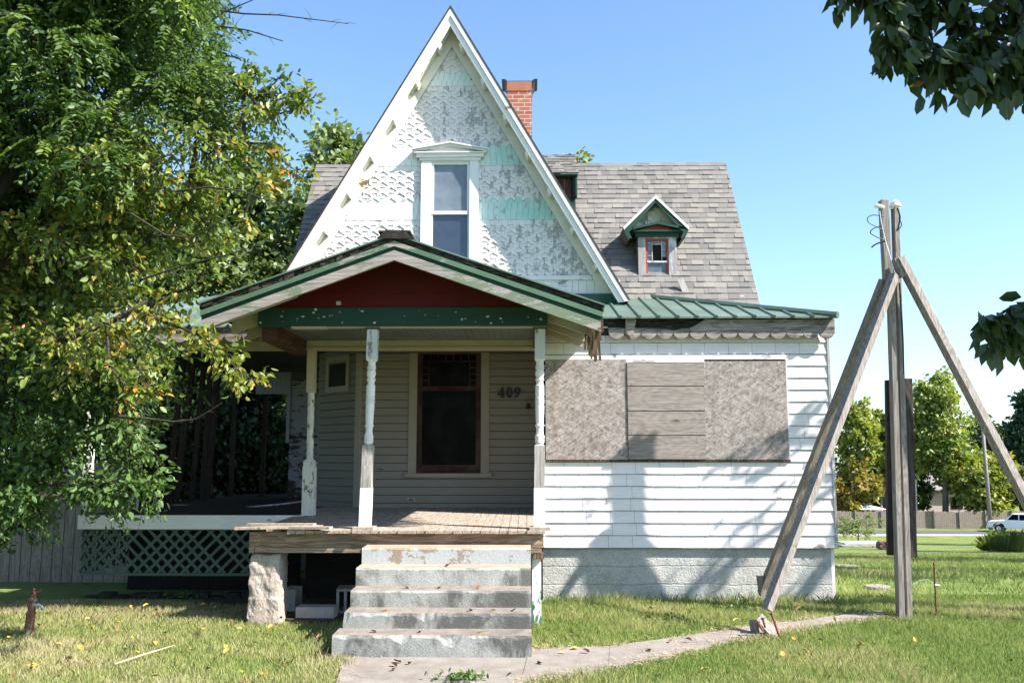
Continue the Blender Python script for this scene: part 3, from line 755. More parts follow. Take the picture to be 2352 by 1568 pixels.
mb = MB(); mb.box(bx0, bx1-.07, DY+.10, DY+.115, zw0, zw1); mb.build('broken_sash', rotwood('dormer_sash', [(.02,.015,.015), (.10,.05,.04), (.3,.25,.2)], 'z', .5), bd)
# gabled dormer
DF = 12.66
d0, d1 = W(1466,600,DF), W(1554,600,DF); dzb = W(1510,663,DF).z; dzt = W(1510,545,DF).z
dc = (d0.x+d1.x)/2; pk = W(1508,447,DF-.12)
mb = MB(); mb.box(d0.x+.01, d1.x-.01, DF+.03, 14.0, dzb-.2, dzt+.03)
dm = part(mb, 'dormer', mt['gray_trim']); dm['label'] = 'small gabled dormer with red sash window on the gray roof'
g0, g1 = W(1500,580,DF).x, 0
i0, i1 = W(1483,600,DF).x, W(1536,600,DF).x
mb = MB(); mb.box(d0.x, i0, DF-.02, DF+.03, dzb, dzt); mb.box(i1, d1.x, DF-.02, DF+.03, dzb, dzt); mb.box(i0, i1, DF-.018, DF+.03, dzt-.02, dzt)
mb.build('casing', mt['gray_trim'], dm)
mb = MB(); mb.box(d0.x-.02, d1.x+.02, DF-.06, DF+.03, dzb-.025, dzb); mb.build('sill', mt['gray_trim'], dm)
mb = MB(); zmid = W(1510,601,DF).z; zh = dzt-.02
for a, b, c, d in ((i0,i0+.03,dzb,zh), (i1-.03,i1,dzb,zh), (i0+.03,i1-.03,zh-.03,zh), (i0+.03,i1-.03,dzb,dzb+.025)): mb.box(a, b, DF+.0, DF+.03, c, d)
mb.build('sash', mt['redsash'], dm)
mb = MB(); mb.box(i0+.02, i1-.02, DF-.006, DF+.02, zmid-.012, zmid+.012)
xa, xb = i0+.035, i1-.035; zz0, zz1 = zmid+.012, zh-.03
for x in (xa+.062, xb-.062): mb.box(x-.005, x+.005, DF+.004, DF+.02, zz0, zz1)
mb.box(xa, xb, DF+.003, DF+.02, zz1-.06, zz1-.05)
for k in range(1, 3): mb.box(xa+.062+k*(xb-xa-.124)/3-.004, xa+.062+k*(xb-xa-.124)/3+.004, DF+.005, DF+.02, zz1-.05, zz1)
for k in range(1, 3):
    z = zz0+k*(zz1-.06-zz0)/3
    mb.box(xa, xa+.057, DF+.005, DF+.02, z-.004, z+.004); mb.box(xb-.057, xb, DF+.005, DF+.02, z-.004, z+.004)
mb.build('muntins', mt['gray_trim'], dm)
mb = MB(); mb.box(i0+.02, i1-.02, DF+.021, DF+.026, dzb+.01, zmid); mb.build('pane', mt['glass_sm'], dm)
mb = MB(); mb.box(xa, xa+.062, DF+.021, DF+.026, zz0, zz1); mb.box(xb-.062, xb, DF+.021, DF+.026, zz0+.06, zz1); mb.box(xa+.062, xb-.062, DF+.021, DF+.026, zz1-.055, zz1); mb.build('pane', mt['glass_sm'], dm)['label'] = 'small border panes with the middle one missing'
mb = MB(); mb.box(i0+.01, i1-.01, DF+.028, DF+.0295, dzb, zh); mb.build('dark_opening', mt['dark'], dm)
# cornice
mb = MB(); hw = (d1.x-d0.x)/2+.08
zc0 = dzt; zc1 = W(1510,524,DF).z
mb.box(dc-hw+.04, dc+hw-.04, DF-.06, DF+.1, zc0, zc0+.06); mb.box(dc-hw, dc+hw, DF-.11, DF+.1, zc0+.06, zc0+.085)
for s in (-1, 1): mb.prism([(dc, zc1+.03), (dc+s*(hw+.02), zc0+.085), (dc+s*(hw+.02), zc0+.115), (dc, zc1+.065)], DF-.13, DF+.1)
mb.build('cornice', mt['dkgreen'], dm)
mb = MB(); mb.prism([(dc-hw+.03, zc0+.085), (dc+hw-.03, zc0+.085), (dc, zc1+.03)], DF-.05, DF+.0); mb.build('cornice_panel', mt['redsash'], dm)
# little gable
gzb = zc0+.07; gw = hw-.04
mb = MB(); mb.prism([(dc-gw-.02, gzb), (dc+gw+.02, gzb), (dc+gw+.02, gzb+.1), (dc, pk.z-.10), (dc-gw-.02, gzb+.1)], DF+.04, DF+.07)
z = pk.z-.25; k = 0
while z > gzb+.08:
    hw_ = max(0, (pk.z-.12-z)*.78)
    off = dc+(.0 if k % 2 else .045)
    for i in range(-5, 6):
        c = off+i*.09
        if abs(c-dc) < hw_:
            mb.add([(c-.03,DF+.022,z-.05),(c,DF+.022,z-.02),(c+.03,DF+.022,z-.05),(c+.03,DF+.036,z+.05),(c-.03,DF+.036,z+.05),(c-.03,DF+.036,z-.05),(c,DF+.036,z-.02),(c+.03,DF+.036,z-.05)], [(0,1,2,3,4),(0,5,6,1),(1,6,7,2)])
    z -= .07; k += 1
mb.build('gable_panel', paint('yellowed_gable_paint', (.78,.72,.56), (.3,.3,.3), .35, 'z', .3, 5, .2), dm)
el = W(1434,543,DF-.12); er = W(1580,515,DF-.12)
rw = (er.x-el.x)/2+.01; dcc = (el.x+er.x)/2; kz = (pk.z-W(1508,520,DF-.12).z)/rw
yk = DF-.12
mb = MB()
for s in (-1, 1):
    mb.prism([(dcc, pk.z), (dcc+s*rw, pk.z-kz*rw), (dcc+s*(rw-.02), pk.z-kz*rw-.035), (dcc, pk.z-.03)], yk, 14.0, .3)
    mb.prism([(dcc+s*rw, pk.z-kz*rw), (dcc+s*(rw-.02), pk.z-kz*rw-.02), (dcc+s*(rw-.09), pk.z-kz*rw-.17), (dcc+s*(rw-.06), pk.z-kz*rw-.18)], yk, 13.2, .3)
drf = mb.build('dormer_roof', mt['shingle'], dm)
for s in (-1, 1):
    mb = MB()
    mb.prism([(dcc, pk.z-.012), (dcc+s*(rw+.004), pk.z-kz*rw-.012), (dcc+s*(rw-.005), pk.z-kz*rw-.05), (dcc, pk.z-.06)], yk-.02, yk-.001, .3)
    mb.build('verge_board', mt['rake'], dm)
    mb = MB()
    mb.prism([(dcc, pk.z-.06), (dcc+s*(rw-.01), pk.z-kz*rw-.055), (dcc+s*(rw-.085), pk.z-kz*rw-.08), (dcc, pk.z-.12)], yk-.01, yk+.015, .3)
    mb.prism([(dcc+s*(rw+.0), pk.z-kz*rw-.05), (dcc+s*(rw-.07), pk.z-kz*rw-.07), (dcc+s*(rw-.12), pk.z-kz*rw-.17), (dcc+s*(rw-.06), pk.z-kz*rw-.185)], yk-.012, yk+.014, .3)
    mb.build('rake_board', mt['dkgreen'], dm)
# flat loose shingle lap beside the dormer base
mb = MB(); a = W(1562,640,12.45); mb.bar(a, a+Vector((.16,-.0,-.42)), .09, .012, (0,-1,.3)); part(mb, 'loose_flashing', mt['gray_trim'])

# --- entry porch roof
Rk = []
pa = Vector((-1.305, 8.6, 3.842)); pl = Vector((-3.215, 8.6, 3.150)); pr = Vector((.752, 8.6, 3.128))
def strip(mb, off0, off1, y0, y1, side, x_ext=0, r=None):
    e = pl if side < 0 else pr
    mb.prism([(pa.x, pa.z-off0), (e.x+side*x_ext, e.z-off0), (e.x+side*x_ext, e.z-off1), (pa.x, pa.z-off1)], y0, y1, r)
mb = MB()
for s in (-1, 1): strip(mb, .0, .016, 8.575, 11.99, s, .012)
proof = part(mb, 'porch_roof', mt['gmetal'])
for s in (-1, 1):
    mb = MB(); strip(mb, .017, .072, 8.62, 11.98, s, -.01)
    mb.build('sheathing', mt['rot'], proof)
    mb = MB()
    # ragged layer of old shingle ends
    e = pl if s < 0 else pr; t = 0
    while t < 1:
        L = random.uniform(.015, .05); t2 = min(1, t+L)
        p = pa.lerp(e, t); q = pa.lerp(e, t2); dd = random.uniform(.0, .02); hh_ = random.uniform(.035, .06)
        mb.prism([(p.x, p.z-.018), (q.x, q.z-.018), (q.x, q.z-.02-hh_), (p.x, p.z-.02-hh_)], 8.585+dd, 8.619)
        t = t2
    mb.build('shingle_edge', mt['rot'], proof)
    mb = MB(); strip(mb, .074, .125, 8.59, 8.64, s, -.012); mb.build('crown_moulding', mt['fgreen'], proof)
    mb = MB(); strip(mb, .125, .165, 8.615, 8.64, s, -.02); mb.build('green_fascia', mt['dkgreen'], proof)
    mb = MB(); strip(mb, .165, .265, 8.60, 8.64, s, -.03); mb.build('gray_fascia', mt['graybd'], proof)
    # rafters with tails
    e = pl if s < 0 else pr
    for yy in (8.75, 9.28, 9.8, 10.3):
        mb = MB()
        t0 = .52
        p = pa.lerp(e, t0); q = e+Vector((-s*.10, 0, -.02))
        mb.prism([(p.x, p.z-.08), (q.x, q.z-.06), (q.x, q.z-.19), (p.x, p.z-.24)], yy, yy+.045)
        mb.build('rafter', mt['cream'], proof)
mb = MB(); 
mb.box(pa.x-.16, pa.x+.16, 8.58, 9.4, pa.z+.012, pa.z+.03); mb.prism([(pa.x-.17, pa.z-.05), (pa.x+.19, pa.z-.06), (pa.x+.1, pa.z+.03), (pa.x-.08, pa.z+.035)], 8.57, 8.60)
mb.build('ridge_shingles', mt['rot'], proof)
# rotten right eave end
mb = MB()
for k in range(46):
    yy = 8.62+random.random()*1.1; x = pr.x-.02-random.random()*.10; z0_ = pr.z-.10
    L = random.uniform(.12, .42)*(1.15-abs(yy-8.9)*.7)
    mb.bar((x, yy, z0_), (x+random.uniform(-.05,.04), yy+random.uniform(-.04,.04), z0_-L), random.uniform(.012,.03), .012, (0,1,0))
mb.build('rotten_fascia_end', mt['rotbrown'], proof)
# gable infill and beam
bl, br = W(597,708,9.25).x, W(1257,708,9.2).x; bzt = 3.205; bzb = 3.008
def rz(x):
    e = pl if x < pa.x else pr
    return pa.z+(e.z-pa.z)*(x-pa.x)/(e.x-pa.x)
mb = MB(); mb.prism([(bl+.02, bzt), (br-.02, bzt), (br-.02, rz(br)-.07), (pa.x, pa.z-.07), (bl+.02, rz(bl)-.07)], 9.235, 9.26)
zl = bzt
for h in (.155, .155, .155, .155):
    xs0 = max(bl+.02, pa.x-(pa.z-.08-zl)/((pa.z-pl.z)/(pa.x-pl.x))); xs1 = min(br-.02, pa.x+(pa.z-.08-zl)/((pa.z-pr.z)/(pr.x-pa.x)))
    if xs1-xs0 < .2: break
    xa_ = xs0; n = 4
    xu0 = max(bl+.02, pa.x-(pa.z-.06-zl-h)/((pa.z-pl.z)/(pa.x-pl.x))); xu1 = min(br-.02, pa.x+(pa.z-.06-zl-h)/((pa.z-pr.z)/(pr.x-pa.x)))
    if xu1 < xu0: xu0 = xu1 = pa.x
    mb.add([(xs0,9.215,zl),(xs1,9.215,zl),(xu1,9.231,zl+h),(xu0,9.231,zl+h),(xs0,9.234,zl),(xs1,9.234,zl),(xu1,9.234,zl+h),(xu0,9.234,zl+h)], [(0,1,2,3),(0,4,5,1),(7,6,5,4)])
    zl += h
part(mb, 'gable_infill', mt['red'])
mb = MB(); mb.box(bl, br, 9.19, 9.30, bzb, bzt); pb = part(mb, 'porch_beam', mt['dkgreen'], bevel=.004)
# flaked spots on the beam
mb = MB()
for k in range(34):
    x = bl+random.random()*(br-bl) if k > 12 else bl+random.uniform(.2, .95); z = random.uniform(bzb+.02, bzt-.02); r_ = random.choice((.004,.006,.008,.014))
    pts = [(x+cos(t)*r_*random.uniform(.6,1.6), z+sin(t)*r_*random.uniform(.5,1.1)) for t in np.linspace(0, 2*pi, 8)[:-1]]
    mb.prism(pts, 9.187, 9.1905, random.random())
mb.box(-2.0, -1.95, 9.2115, 9.2145, 3.235, 3.275)
mb.build('paint_flakes', flat('bare_gray_flake', (.45,.46,.45), .8, .2), pb)
mb = MB(); mb.box(bl+.35, bl+.72, 9.2, 9.30, bzb-.022, bzb-.001); mb.box(bl+.72, br, 9.215, 9.29, bzb-.014, bzb-.001); mb.build('beam_underside', mt['cream'], pb)
# side beams, ceiling, rear beam
mb = MB(); mb.box(-2.80, -2.66, 9.301, 10.68, 2.87, bzt-.0); part(mb, 'side_beam', mt['brownbeam']); mb = MB(); mb.box(.08, .195, 9.301, 10.78, 2.95, bzt-.001); part(mb, 'side_beam', mt['brownbeam'])
mb = MB(); xk = -2.66
while xk < .08:
    mb.box(xk, min(xk+.078, .079), 9.301, 11.99, 3.05, 3.062, .5); xk += .082
mb.box(-2.66, .08, 9.301, 11.99, 3.064, 3.08)
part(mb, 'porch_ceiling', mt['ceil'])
mb = MB(); mb.box(-2.66, LX-.03, 10.66, 10.74, 2.975, 3.12); mb.box(-2.66, LX-.03, 10.65, 10.75, 2.93, 2.972); mb.box(-5.5, -2.661, 10.66, 10.74, 2.93, 3.12)
part(mb, 'rear_beam', mt['cream'], bevel=.003)

# --- turned posts
def lathe(mb, cx_, cy, prof, lean=(0,0), z0=0, n=14, mi=0):
    pts = [(cx_+lean[0]*(z-z0), cy+lean[1]*(z-z0), z) for z, r in prof]
    base = len(mb.v)
    for (x, y, z), (_, r) in zip(pts, prof):
        for k in range(n): mb.v.append((x+r*cos(2*pi*k/n), y+r*sin(2*pi*k/n), z))
    for i in range(len(prof)-1):
        for k in range(n):
            mb.f.append((base+i*n+k, base+i*n+(k+1)%n, base+(i+1)*n+(k+1)%n, base+(i+1)*n+k)); mb.r.append(.5); mb.m.append(mi)
def beads(z, r, cnt, st=.016):
    o = []
    for k in range(cnt): o += [(z, r*.86), (z+st*.25, r), (z+st*.6, r), (z+st*.85, r*.86)]; z += st
    return o
def post(name, x0, x1, y, z0, z1, kind, w=.108):
    mb = MB(); lx = (x1-x0)/(z1-z0); h = w/2; z = z0
    def X(zz): return x0+lx*(zz-z0)
    def sq(za, zb_, ww, mi, cham=0):
        lo = [(X(za)-ww/2, y-ww/2, za), (X(za)+ww/2, y-ww/2, za), (X(za)+ww/2, y+ww/2, za), (X(za)-ww/2, y+ww/2, za)]
        hi = [(X(zb_)-ww/2, y-ww/2, zb_), (X(zb_)+ww/2, y-ww/2, zb_), (X(zb_)+ww/2, y+ww/2, zb_), (X(zb_)-ww/2, y+ww/2, zb_)]
        mb.loft(lo, hi, .5, mi)
        if cham:
            c2 = ww*.32; zt_ = zb_+cham
            mb.loft(hi, [(X(zt_)-c2, y-c2, zt_), (X(zt_)+c2, y-c2, zt_), (X(zt_)+c2, y+c2, zt_), (X(zt_)-c2, y+c2, zt_)] if cham > 0 else hi, .5, mi)
    if kind == 'front':
        za, zb2 = 1.34, 1.77; zc2 = 2.64
        sq(z0, za, w*1.04, 2); sq(za+.001, zb2, w, 1, .015); 
        r = .047
        pr_ = [(zb2+.012, r*.75)]+beads(zb2+.03, r*1.06, 4, .02)+[(zb2+.13, r*.8), (zb2+.16, r*.72), (zb2+.19, r*.80), (zb2+.198, r*.98), (zb2+.212, r*.98), (zb2+.22, r*.82), (zb2+.30, r*.90), (zb2+.40, r*.98)]+beads(zb2+.43, r*1.05, 4, .017)+[(zb2+.52, r*1.0), (zb2+.62, r*.98), (zb2+.63, r*.8), (zb2+.66, r*.75), (zb2+.675, r*1.0), (zb2+.69, r*.95), (zb2+.705, r*.78), (zb2+.73, r*1.0), (zb2+.755, r*1.04), (zb2+.775, r*.9), (zb2+.785, r*.75)]+beads(zb2+.79, r*1.02, 2, .018)+[(zc2-.02, r*.85), (zc2-.001, r*.85), (zc2, .001)]
        lathe(mb, X(z0), y, pr_, (lx, 0), z0)
        zm2 = zc2+.02
        mb.loft([(X(zc2)-.036, y-.036, zc2), (X(zc2)+.036, y-.036, zc2), (X(zc2)+.036, y+.036, zc2), (X(zc2)-.036, y+.036, zc2)], [(X(zm2)-h, y-h, zm2), (X(zm2)+h, y-h, zm2), (X(zm2)+h, y+h, zm2), (X(zm2)-h, y+h, zm2)], .5, 0)
        sq(zm2, z1, w, 3)
        o = part(mb, name, [mt['postpaint'], mt['postgray'], mt['postnew'], mt['postold2']])
    else:
        zb2 = 1.60; zc2 = 2.42; r = .042
        sq(z0, zb2-.06, w*1.28, 0); sq(zb2-.06, zb2, w*1.15, 0, .03)
        pr_ = [(zb2, r)]+beads(zb2+.06, r*1.05, 3, .02)+[(zb2+.14, r*.85), (zb2+.17, r), (zb2+.36, r*.98)]+beads(zb2+.40, r*1.05, 4, .018)+[(zb2+.5, r), (zb2+.6, r*.9), (zb2+.64, r*1.02), (zb2+.68, r*.85), (zb2+.72, r*1.08)]+beads(zb2+.75, r*1.02, 2, .02)+[(zc2, r*.9)]
        lathe(mb, X(z0), y, pr_, (lx, 0), z0)
        sq(zc2, z1, w*.92, 1)
        o = part(mb, name, [mt['postold'], mt['creamv']])
    return o
mt['postold2'] = paint('peeling_shade_blue_post', (.62,.66,.70), (.24,.22,.20), .42, 'z', .3, 4)  # peeling paint, with the bluish shade of the post top put into its colour
p1 = post('porch_post', -1.655, -1.612, 9.26, .955, 2.99, 'front'); p1['label'] = 'leaning turned post, freshly painted white at its foot'
p2 = post('porch_post', .125, .140, 9.26, .955, 2.99, 'front')
p3 = post('porch_post', -2.585, -2.60, 10.70, .97, 2.93, 'mid'); p3['label'] = 'flaking turned post with boxed base at the verandah corner'
for (pp, xx, xt, yy) in ((p1, -1.655, -1.612, 9.26), (p2, .125, .14, 9.26)):
    mb = MB(); mb.box(xx-.10, xx+.11, yy-.17, yy+.07, .925, .955); mb.build('plinth', mt['deck'], pp)
    mb = MB(); mb.box(xt-.075, xt+.075, yy-.06, yy+.04, 2.975, 2.994); mb.build('post_cap', mt['rotbrown'], pp)

# --- decks
mb = MB(); x = -2.76; k = 0
while x < .17:
    wd = .092; y0_ = 9.06+random.uniform(-.012, .012); zt_ = .925+random.uniform(-.002, .002); sink = 0
    if x < -2.05: y0_ -= random.uniform(0, .03)+.02; sink = random.uniform(0, .012)
    if x < -2.45: y0_ = 9.06+random.uniform(.1, .32)
    slopez = .94+.055*((12-9.06)/3)
    mb.add([(x,y0_,zt_-.028),(x+wd-.005,y0_,zt_-.028),(x+wd-.005,11.98,.965),(x,11.98,.965),(x,y0_,zt_+sink),(x+wd-.005,y0_,zt_+sink),(x+wd-.005,11.98,.992),(x,11.98,.992)], [(0,3,2,1),(4,5,6,7),(0,1,5,4),(1,2,6,5),(2,3,7,6),(3,0,4,7)])
    x += wd
part(mb, 'porch_deck', mt['deck'])
mb = MB()
for (x, y, a, L, zz_) in ((-2.62, 9.12, .06, .62, .945), (-2.5, 9.2, -.05, .7, .97), (-2.36, 9.08, .1, .6, .955), (-2.2, 9.05, -.06, .5, .95)):
    mb.bar((x-L/2, y-a*.6, zz_), (x+L/2, y+a*.6, zz_+.006), .10, .024)
part(mb, 'loose_deck_board', mt['deck'])
mb = MB(); sx0, sx1 = -2.80, .165
zt_, zb_ = .905, .70
mb.box(sx0, sx1, 9.13, 9.17, zb_+.055, zt_); mb.box(sx0+.06, sx1-.02, 9.135, 9.17, zb_, zb_+.053); mb.box(sx0, sx0+.055, 9.128, 9.2, zb_, zb_+.053)
part(mb, 'porch_skirt_board', mt['deckbd'], bevel=.003)
mb = MB(); mb.box(sx0, sx0+.04, 9.17, 10.7, zb_, zt_); mb.box(sx0+.1, sx1, 9.9, 9.95, zb_, zt_); part(mb, 'joist', mt['stud'])
# verandah to the left
mb = MB(); y = 10.72
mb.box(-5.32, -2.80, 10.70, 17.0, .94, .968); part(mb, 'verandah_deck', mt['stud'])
mb = MB(); mb.box(-5.32, -2.63, 10.665, 10.70, .81, .972); part(mb, 'verandah_skirt_board', mt['trim'])
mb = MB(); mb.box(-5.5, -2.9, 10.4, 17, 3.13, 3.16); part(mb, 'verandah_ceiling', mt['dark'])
zE2 = W(450,752,10.35).z+.02
mb = MB(); metal_facet(mb, (-5.7,10.35,zE2), (-2.95,10.35,zE2), (-4.1,12.4,3.98), (-2.95,12.4,3.98))
metal_facet(mb, (-5.7,17,zE2), (-5.7,10.35,zE2), (-4.1,17,3.98), (-4.1,12.4,3.98), ribs=False)
vr = part(mb, 'verandah_roof', mt['gmetal'])
valance(-5.68, -3.15, 10.38, zE2-.01, zE2-.19, .205, name='valance')
mb = MB()   # verandah side posts and studs
for x, y, lean in ((-5.27, 10.76, -.02), (-5.27, 12.05, .12), (-5.25, 13.45, .16), (-5.27, 14.8, .1)):
    q_ = MB(); q_.bar((x, y, .97), (x+lean, y, 3.12), .09, .09, (0,1,0)); part(q_, 'verandah_post', mt['postold'] if y < 12.5 else mt['stud'])
for x, y, lean in ((-5.2, 12.5, .1), (-5.2, 13.0, .14), (-5.2, 13.95, .1), (-5.2, 14.4, .05), (-4.6, 15.6, .02), (-5.2, 15.8, 0)):
    q_ = MB(); q_.bar((x, y, .97), (x+lean, y, 3.12), .075, .05, (0,1,0)); part(q_, 'stud', mt['stud'])
# rear ell seen through the verandah
RY = 15.5
a0, a1 = W(668,900,RY).x, W(745,900,RY).x
mb = MB(); mb.box(a0, a1+.02, RY, RY+.15, -.5, 3.0); part(mb, 'rear_brick_strip', paint('whitewashed_brick', (.30,.30,.32), (.07,.05,.045), .5, 'x', .3, 7))
mb = MB(); h0, h1 = W(600,905,RY).z, W(600,850,RY).z; xk = W(588,900,RY).x
while xk < a0:
    mb.box(xk, min(xk+.07, a0), RY-.02, RY, h0, h1); xk += .074
mb.box(a0-.06, a0, RY-.021, RY+.02, 1.9, h0)
part(mb, 'rear_board_wall', paint('pale_rear_boards', (.30,.32,.38), (.2,.18,.16), .2, 'z', .3, 4))
mb = MB(); mb.tube([W(500,1170,13), W(640,1158,12.2), W(700,1150,11.9)], .012, 6); part(mb, 'loose_pipe', mt['gray_trim'])
# lattice
def lattice(mb, o, ux, uz, w_, h_, pitch=.142, sw=.034, th=.008):
    o = Vector(o); ux = Vector(ux); uz = Vector(uz); nn = ux.cross(uz).normalized()
    for sgn, off in ((1, 0), (-1, th)):
        c = -h_ if sgn > 0 else 0
        while c < (w_ if sgn > 0 else w_+h_):
            # line x = c + sgn * z, clip to panel
            zs_ = sorted([z for z in (0, h_)] )
            pts = []
            z_a, z_b = 0.0, h_
            if sgn > 0: z_a = max(0, -c); z_b = min(h_, w_-c)
            else: z_a = max(0, c-w_); z_b = min(h_, c)
            if z_b-z_a > .03 and random.random() > .04:
                p = o+ux*(c+sgn*z_a)+uz*z_a-nn*off; q = o+ux*(c+sgn*z_b)+uz*z_b-nn*off
                mb.bar(p, q, sw, th*.9, tuple(nn))
            c += pitch
mb = MB(); lattice(mb, (-5.27,10.72,.30), (1,0,0), (0,0,1), 2.45, .51)
mb.box(-5.28, -2.82, 10.705, 10.735, .27, .30); mb.box(-5.28, -2.82, 10.705, 10.735, .795, .81)
part(mb, 'lattice_skirt', mt['lattice'])
mb = MB(); lattice(mb, (-5.28,14.5,.28), (0,-1,0), (0,0,1), 3.8, .52); part(mb, 'side_lattice', mt['lattice'])
mb = MB()
for k in range(14):
    x = -5.3+k*.19; mb.box(x, x+.18, 10.80+random.uniform(0,.05), 10.99, -.3, .06+random.uniform(-.05,.02))
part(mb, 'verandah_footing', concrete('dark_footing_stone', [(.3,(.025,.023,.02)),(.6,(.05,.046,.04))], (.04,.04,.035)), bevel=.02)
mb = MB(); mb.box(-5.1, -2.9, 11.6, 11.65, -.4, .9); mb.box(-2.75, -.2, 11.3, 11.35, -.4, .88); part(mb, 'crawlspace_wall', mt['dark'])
# rough pier, subdivided and displaced
def rough(mb, x0, x1, y0, y1, z0, z1, amp, n=9, taper=.0, seed=0, round_=.0):
    dims = [(x0,x1),(y0,y1),(z0,z1)]
    def P_(a, b, c):
        p = Vector((x0+(x1-x0)*a, y0+(y1-y0)*b, z0+(z1-z0)*c))
        ctr = Vector(((x0+x1)/2, (y0+y1)/2, (z0+z1)/2)); d = p-ctr
        e = [abs(2*t-1) for t in (a, b, c)]; e.sort()
        k = 1-round_*(e[1]**4)*(.6+.4*e[0]**4)
        p = ctr+d*k
        nz = mnoise.noise_vector(p*9+Vector((seed,0,0)))*amp+mnoise.noise_vector(p*28)*amp*.5
        return p+nz
    idx = {}
    def V_(a, b, c):
        kk = (round(a*n), round(b*n), round(c*n))
        if kk not in idx: idx[kk] = len(mb.v); mb.v.append(tuple(P_(a, b, c)))
        return idx[kk]
    for ax_ in range(3):
        for side in (0, 1):
            for i in range(n):
                for j in range(n):
                    q = []
                    for (ii, jj) in ((i,j),(i+1,j),(i+1,j+1),(i,j+1)):
                        t = [0,0,0]; t[ax_] = side; t[(ax_+1)%3] = ii/n; t[(ax_+2)%3] = jj/n; q.append(V_(*t))
                    if not side: q = q[::-1]
                    mb.f.append(tuple(q)); mb.r.append(.5); mb.m.append(0)
pu0, pu1 = W(573,1330,9.2).x, W(645,1330,9.2).x
mb = MB(); rough(mb, pu0, pu1, 9.16, 9.5, -.15, .70, .016, 22, seed=3, round_=.08); part(mb, 'stone_pier', mt['pier'], smooth=False)
sp0, sp1 = W(1222,1330,9.25).x, W(1243,1330,9.25).x
mb = MB(); mb.box(sp0, sp1, 9.22, 9.30, -.1, .69); part(mb, 'corner_support', mt['wgpaint'])
mb = MB(); mb.box(.06, .17, 9.14, 9.3, .64, .695); part(mb, 'support_shim', mt['rotbrown'])

# ------------------------------------------------------------------ concrete steps
ST = thing('front_steps', 'worn stained concrete steps with five treads leading up to the porch', 'steps', (-.78, 8.3, 0))
sL, sR = -1.595, .036
ez = [W(1000, v, Y).z for v, Y in ((1258,8.8),(1304,8.51),(1356,8.22),(1408,7.93),(1459,7.64))]
ys = [8.8, 8.51, 8.22, 7.93, 7.64]
mk = [['step_a', 'step_top'], ['step_b', 'step_top'], ['step_c', 'tread'], ['step_c', 'tread'], ['step_c', 'tread']]
def chip_front(mb, x0, x1, y, yb, z0, z1, amp, holes=()):
    n = 60; xs = np.linspace(x0, x1, n+1)
    fr_ = []; 
    for i, x in enumerate(xs):
        ch_ = abs(mnoise.noise(Vector((x*7, y*3, 0))))*amp+abs(mnoise.noise(Vector((x*31, y*9, 4))))*amp*.7
        for (hx, hw_, hd) in holes:
            if abs(x-hx) < hw_: ch_ += hd*(1-((x-hx)/hw_)**2)*random.uniform(.7,1.2)
        fr_.append(ch_)
    base = len(mb.v)
    for x, c_ in zip(xs, fr_):
        mb.v += [(x, y, z0), (x, y, z1-.012-c_*1.6), (x, y+.010+c_, z1), (x, yb, z1+.004), (x, yb, z0)]
    for i in range(n):
        a = base+i*5; b = a+5
        for q in ((0,1),(1,2)):
            mb.f.append((a+q[0], b+q[0], b+q[1], a+q[1])); mb.r.append(.5); mb.m.append(0)
        mb.f.append((a+2, b+2, b+3, a+3)); mb.r.append(.5); mb.m.append(1)
        mb.f.append((a+3, b+3, b+4, a+4)); mb.r.append(.5); mb.m.append(0)
    for e in (base, base+n*5):
        mb.f.append(tuple(e+k for k in range(5)) if e != base else tuple(e+k for k in range(4, -1, -1))); mb.r.append(.5); mb.m.append(0)
for k in range(5):
    zt_ = ez[k]; z0_ = ez[k+1] if k < 4 else -.2
    mb = MB(); yb = 9.10 if k == 0 else ys[k-1]+.02
    hl = [(), (), (), ((-.88, .10, .03), (-1.58, .05, .05)), ((-.62, .12, .04), (-1.05, .09, .025))][k]
    sl = sL+random.uniform(-.008, .008)-(.02 if k == 4 else 0)
    chip_front(mb, sl, sR, ys[k], yb, (-.2 if k > 3 else z0_-.14), zt_, [.004,.006,.009,.016,.018][k], hl)
    mb.build('step', [mt[mk[k][0]], mt[mk[k][1]]], ST)

# ------------------------------------------------------------------ ground, path, road
def grid_ground():
    xs = np.concatenate([np.linspace(-300,-30,10), np.linspace(-28,28,113), np.linspace(30,400,38)])
    ys_ = np.concatenate([np.linspace(-60,4,17), np.linspace(4.4,16,59), np.linspace(16.5,100,80), np.linspace(110,900,20)])
    vs = [(x, y, gz(x, y)+(.012*mnoise.noise(Vector((x*.9, y*.9, 0))) if y < 18 else 0.05*mnoise.noise(Vector((x*.2, y*.2, 0)))*(1 if y > 20 else 0))-.012) for y in ys_ for x in xs]
    nx = len(xs); fs = [(j*nx+i, j*nx+i+1, (j+1)*nx+i+1, (j+1)*nx+i) for j in range(len(ys_)-1) for i in range(nx-1)]
    me = bpy.data.meshes.new('ground'); me.from_pydata(vs, [], fs); me.polygons.foreach_set('use_smooth', [True]*len(fs)); me.update()
    return me
m = M('lawn'); a = m.co(); n1 = m.noise(a, .55, 6, .65); n2 = m.noise(a, 6, 6, .7); n3 = m.noise(a, 90, 4, .7)
c = m.ramp(m.math('ADD', m.math('MULTIPLY', n1, .6), m.math('MULTIPLY', n2, .4)), [(.38, (.10,.16,.035)), (.50, (.17,.225,.06)), (.60, (.25,.26,.10)), (.72, (.30,.26,.14))])
c = m.mix(1.0, c, m.ramp(n3, [(.3, .5), (.7, 1.25)]), 'MULTIPLY')
sp = m.n('ShaderNodeSeparateXYZ'); m.L(m.co(), sp.inputs[0])
m.fin(c, .95, m.math('ADD', n3, n2), .6, .03, .1)
gnd = link_mesh('ground', grid_ground()); gnd.data.materials.append(m.mat); tag(gnd, kind='structure')
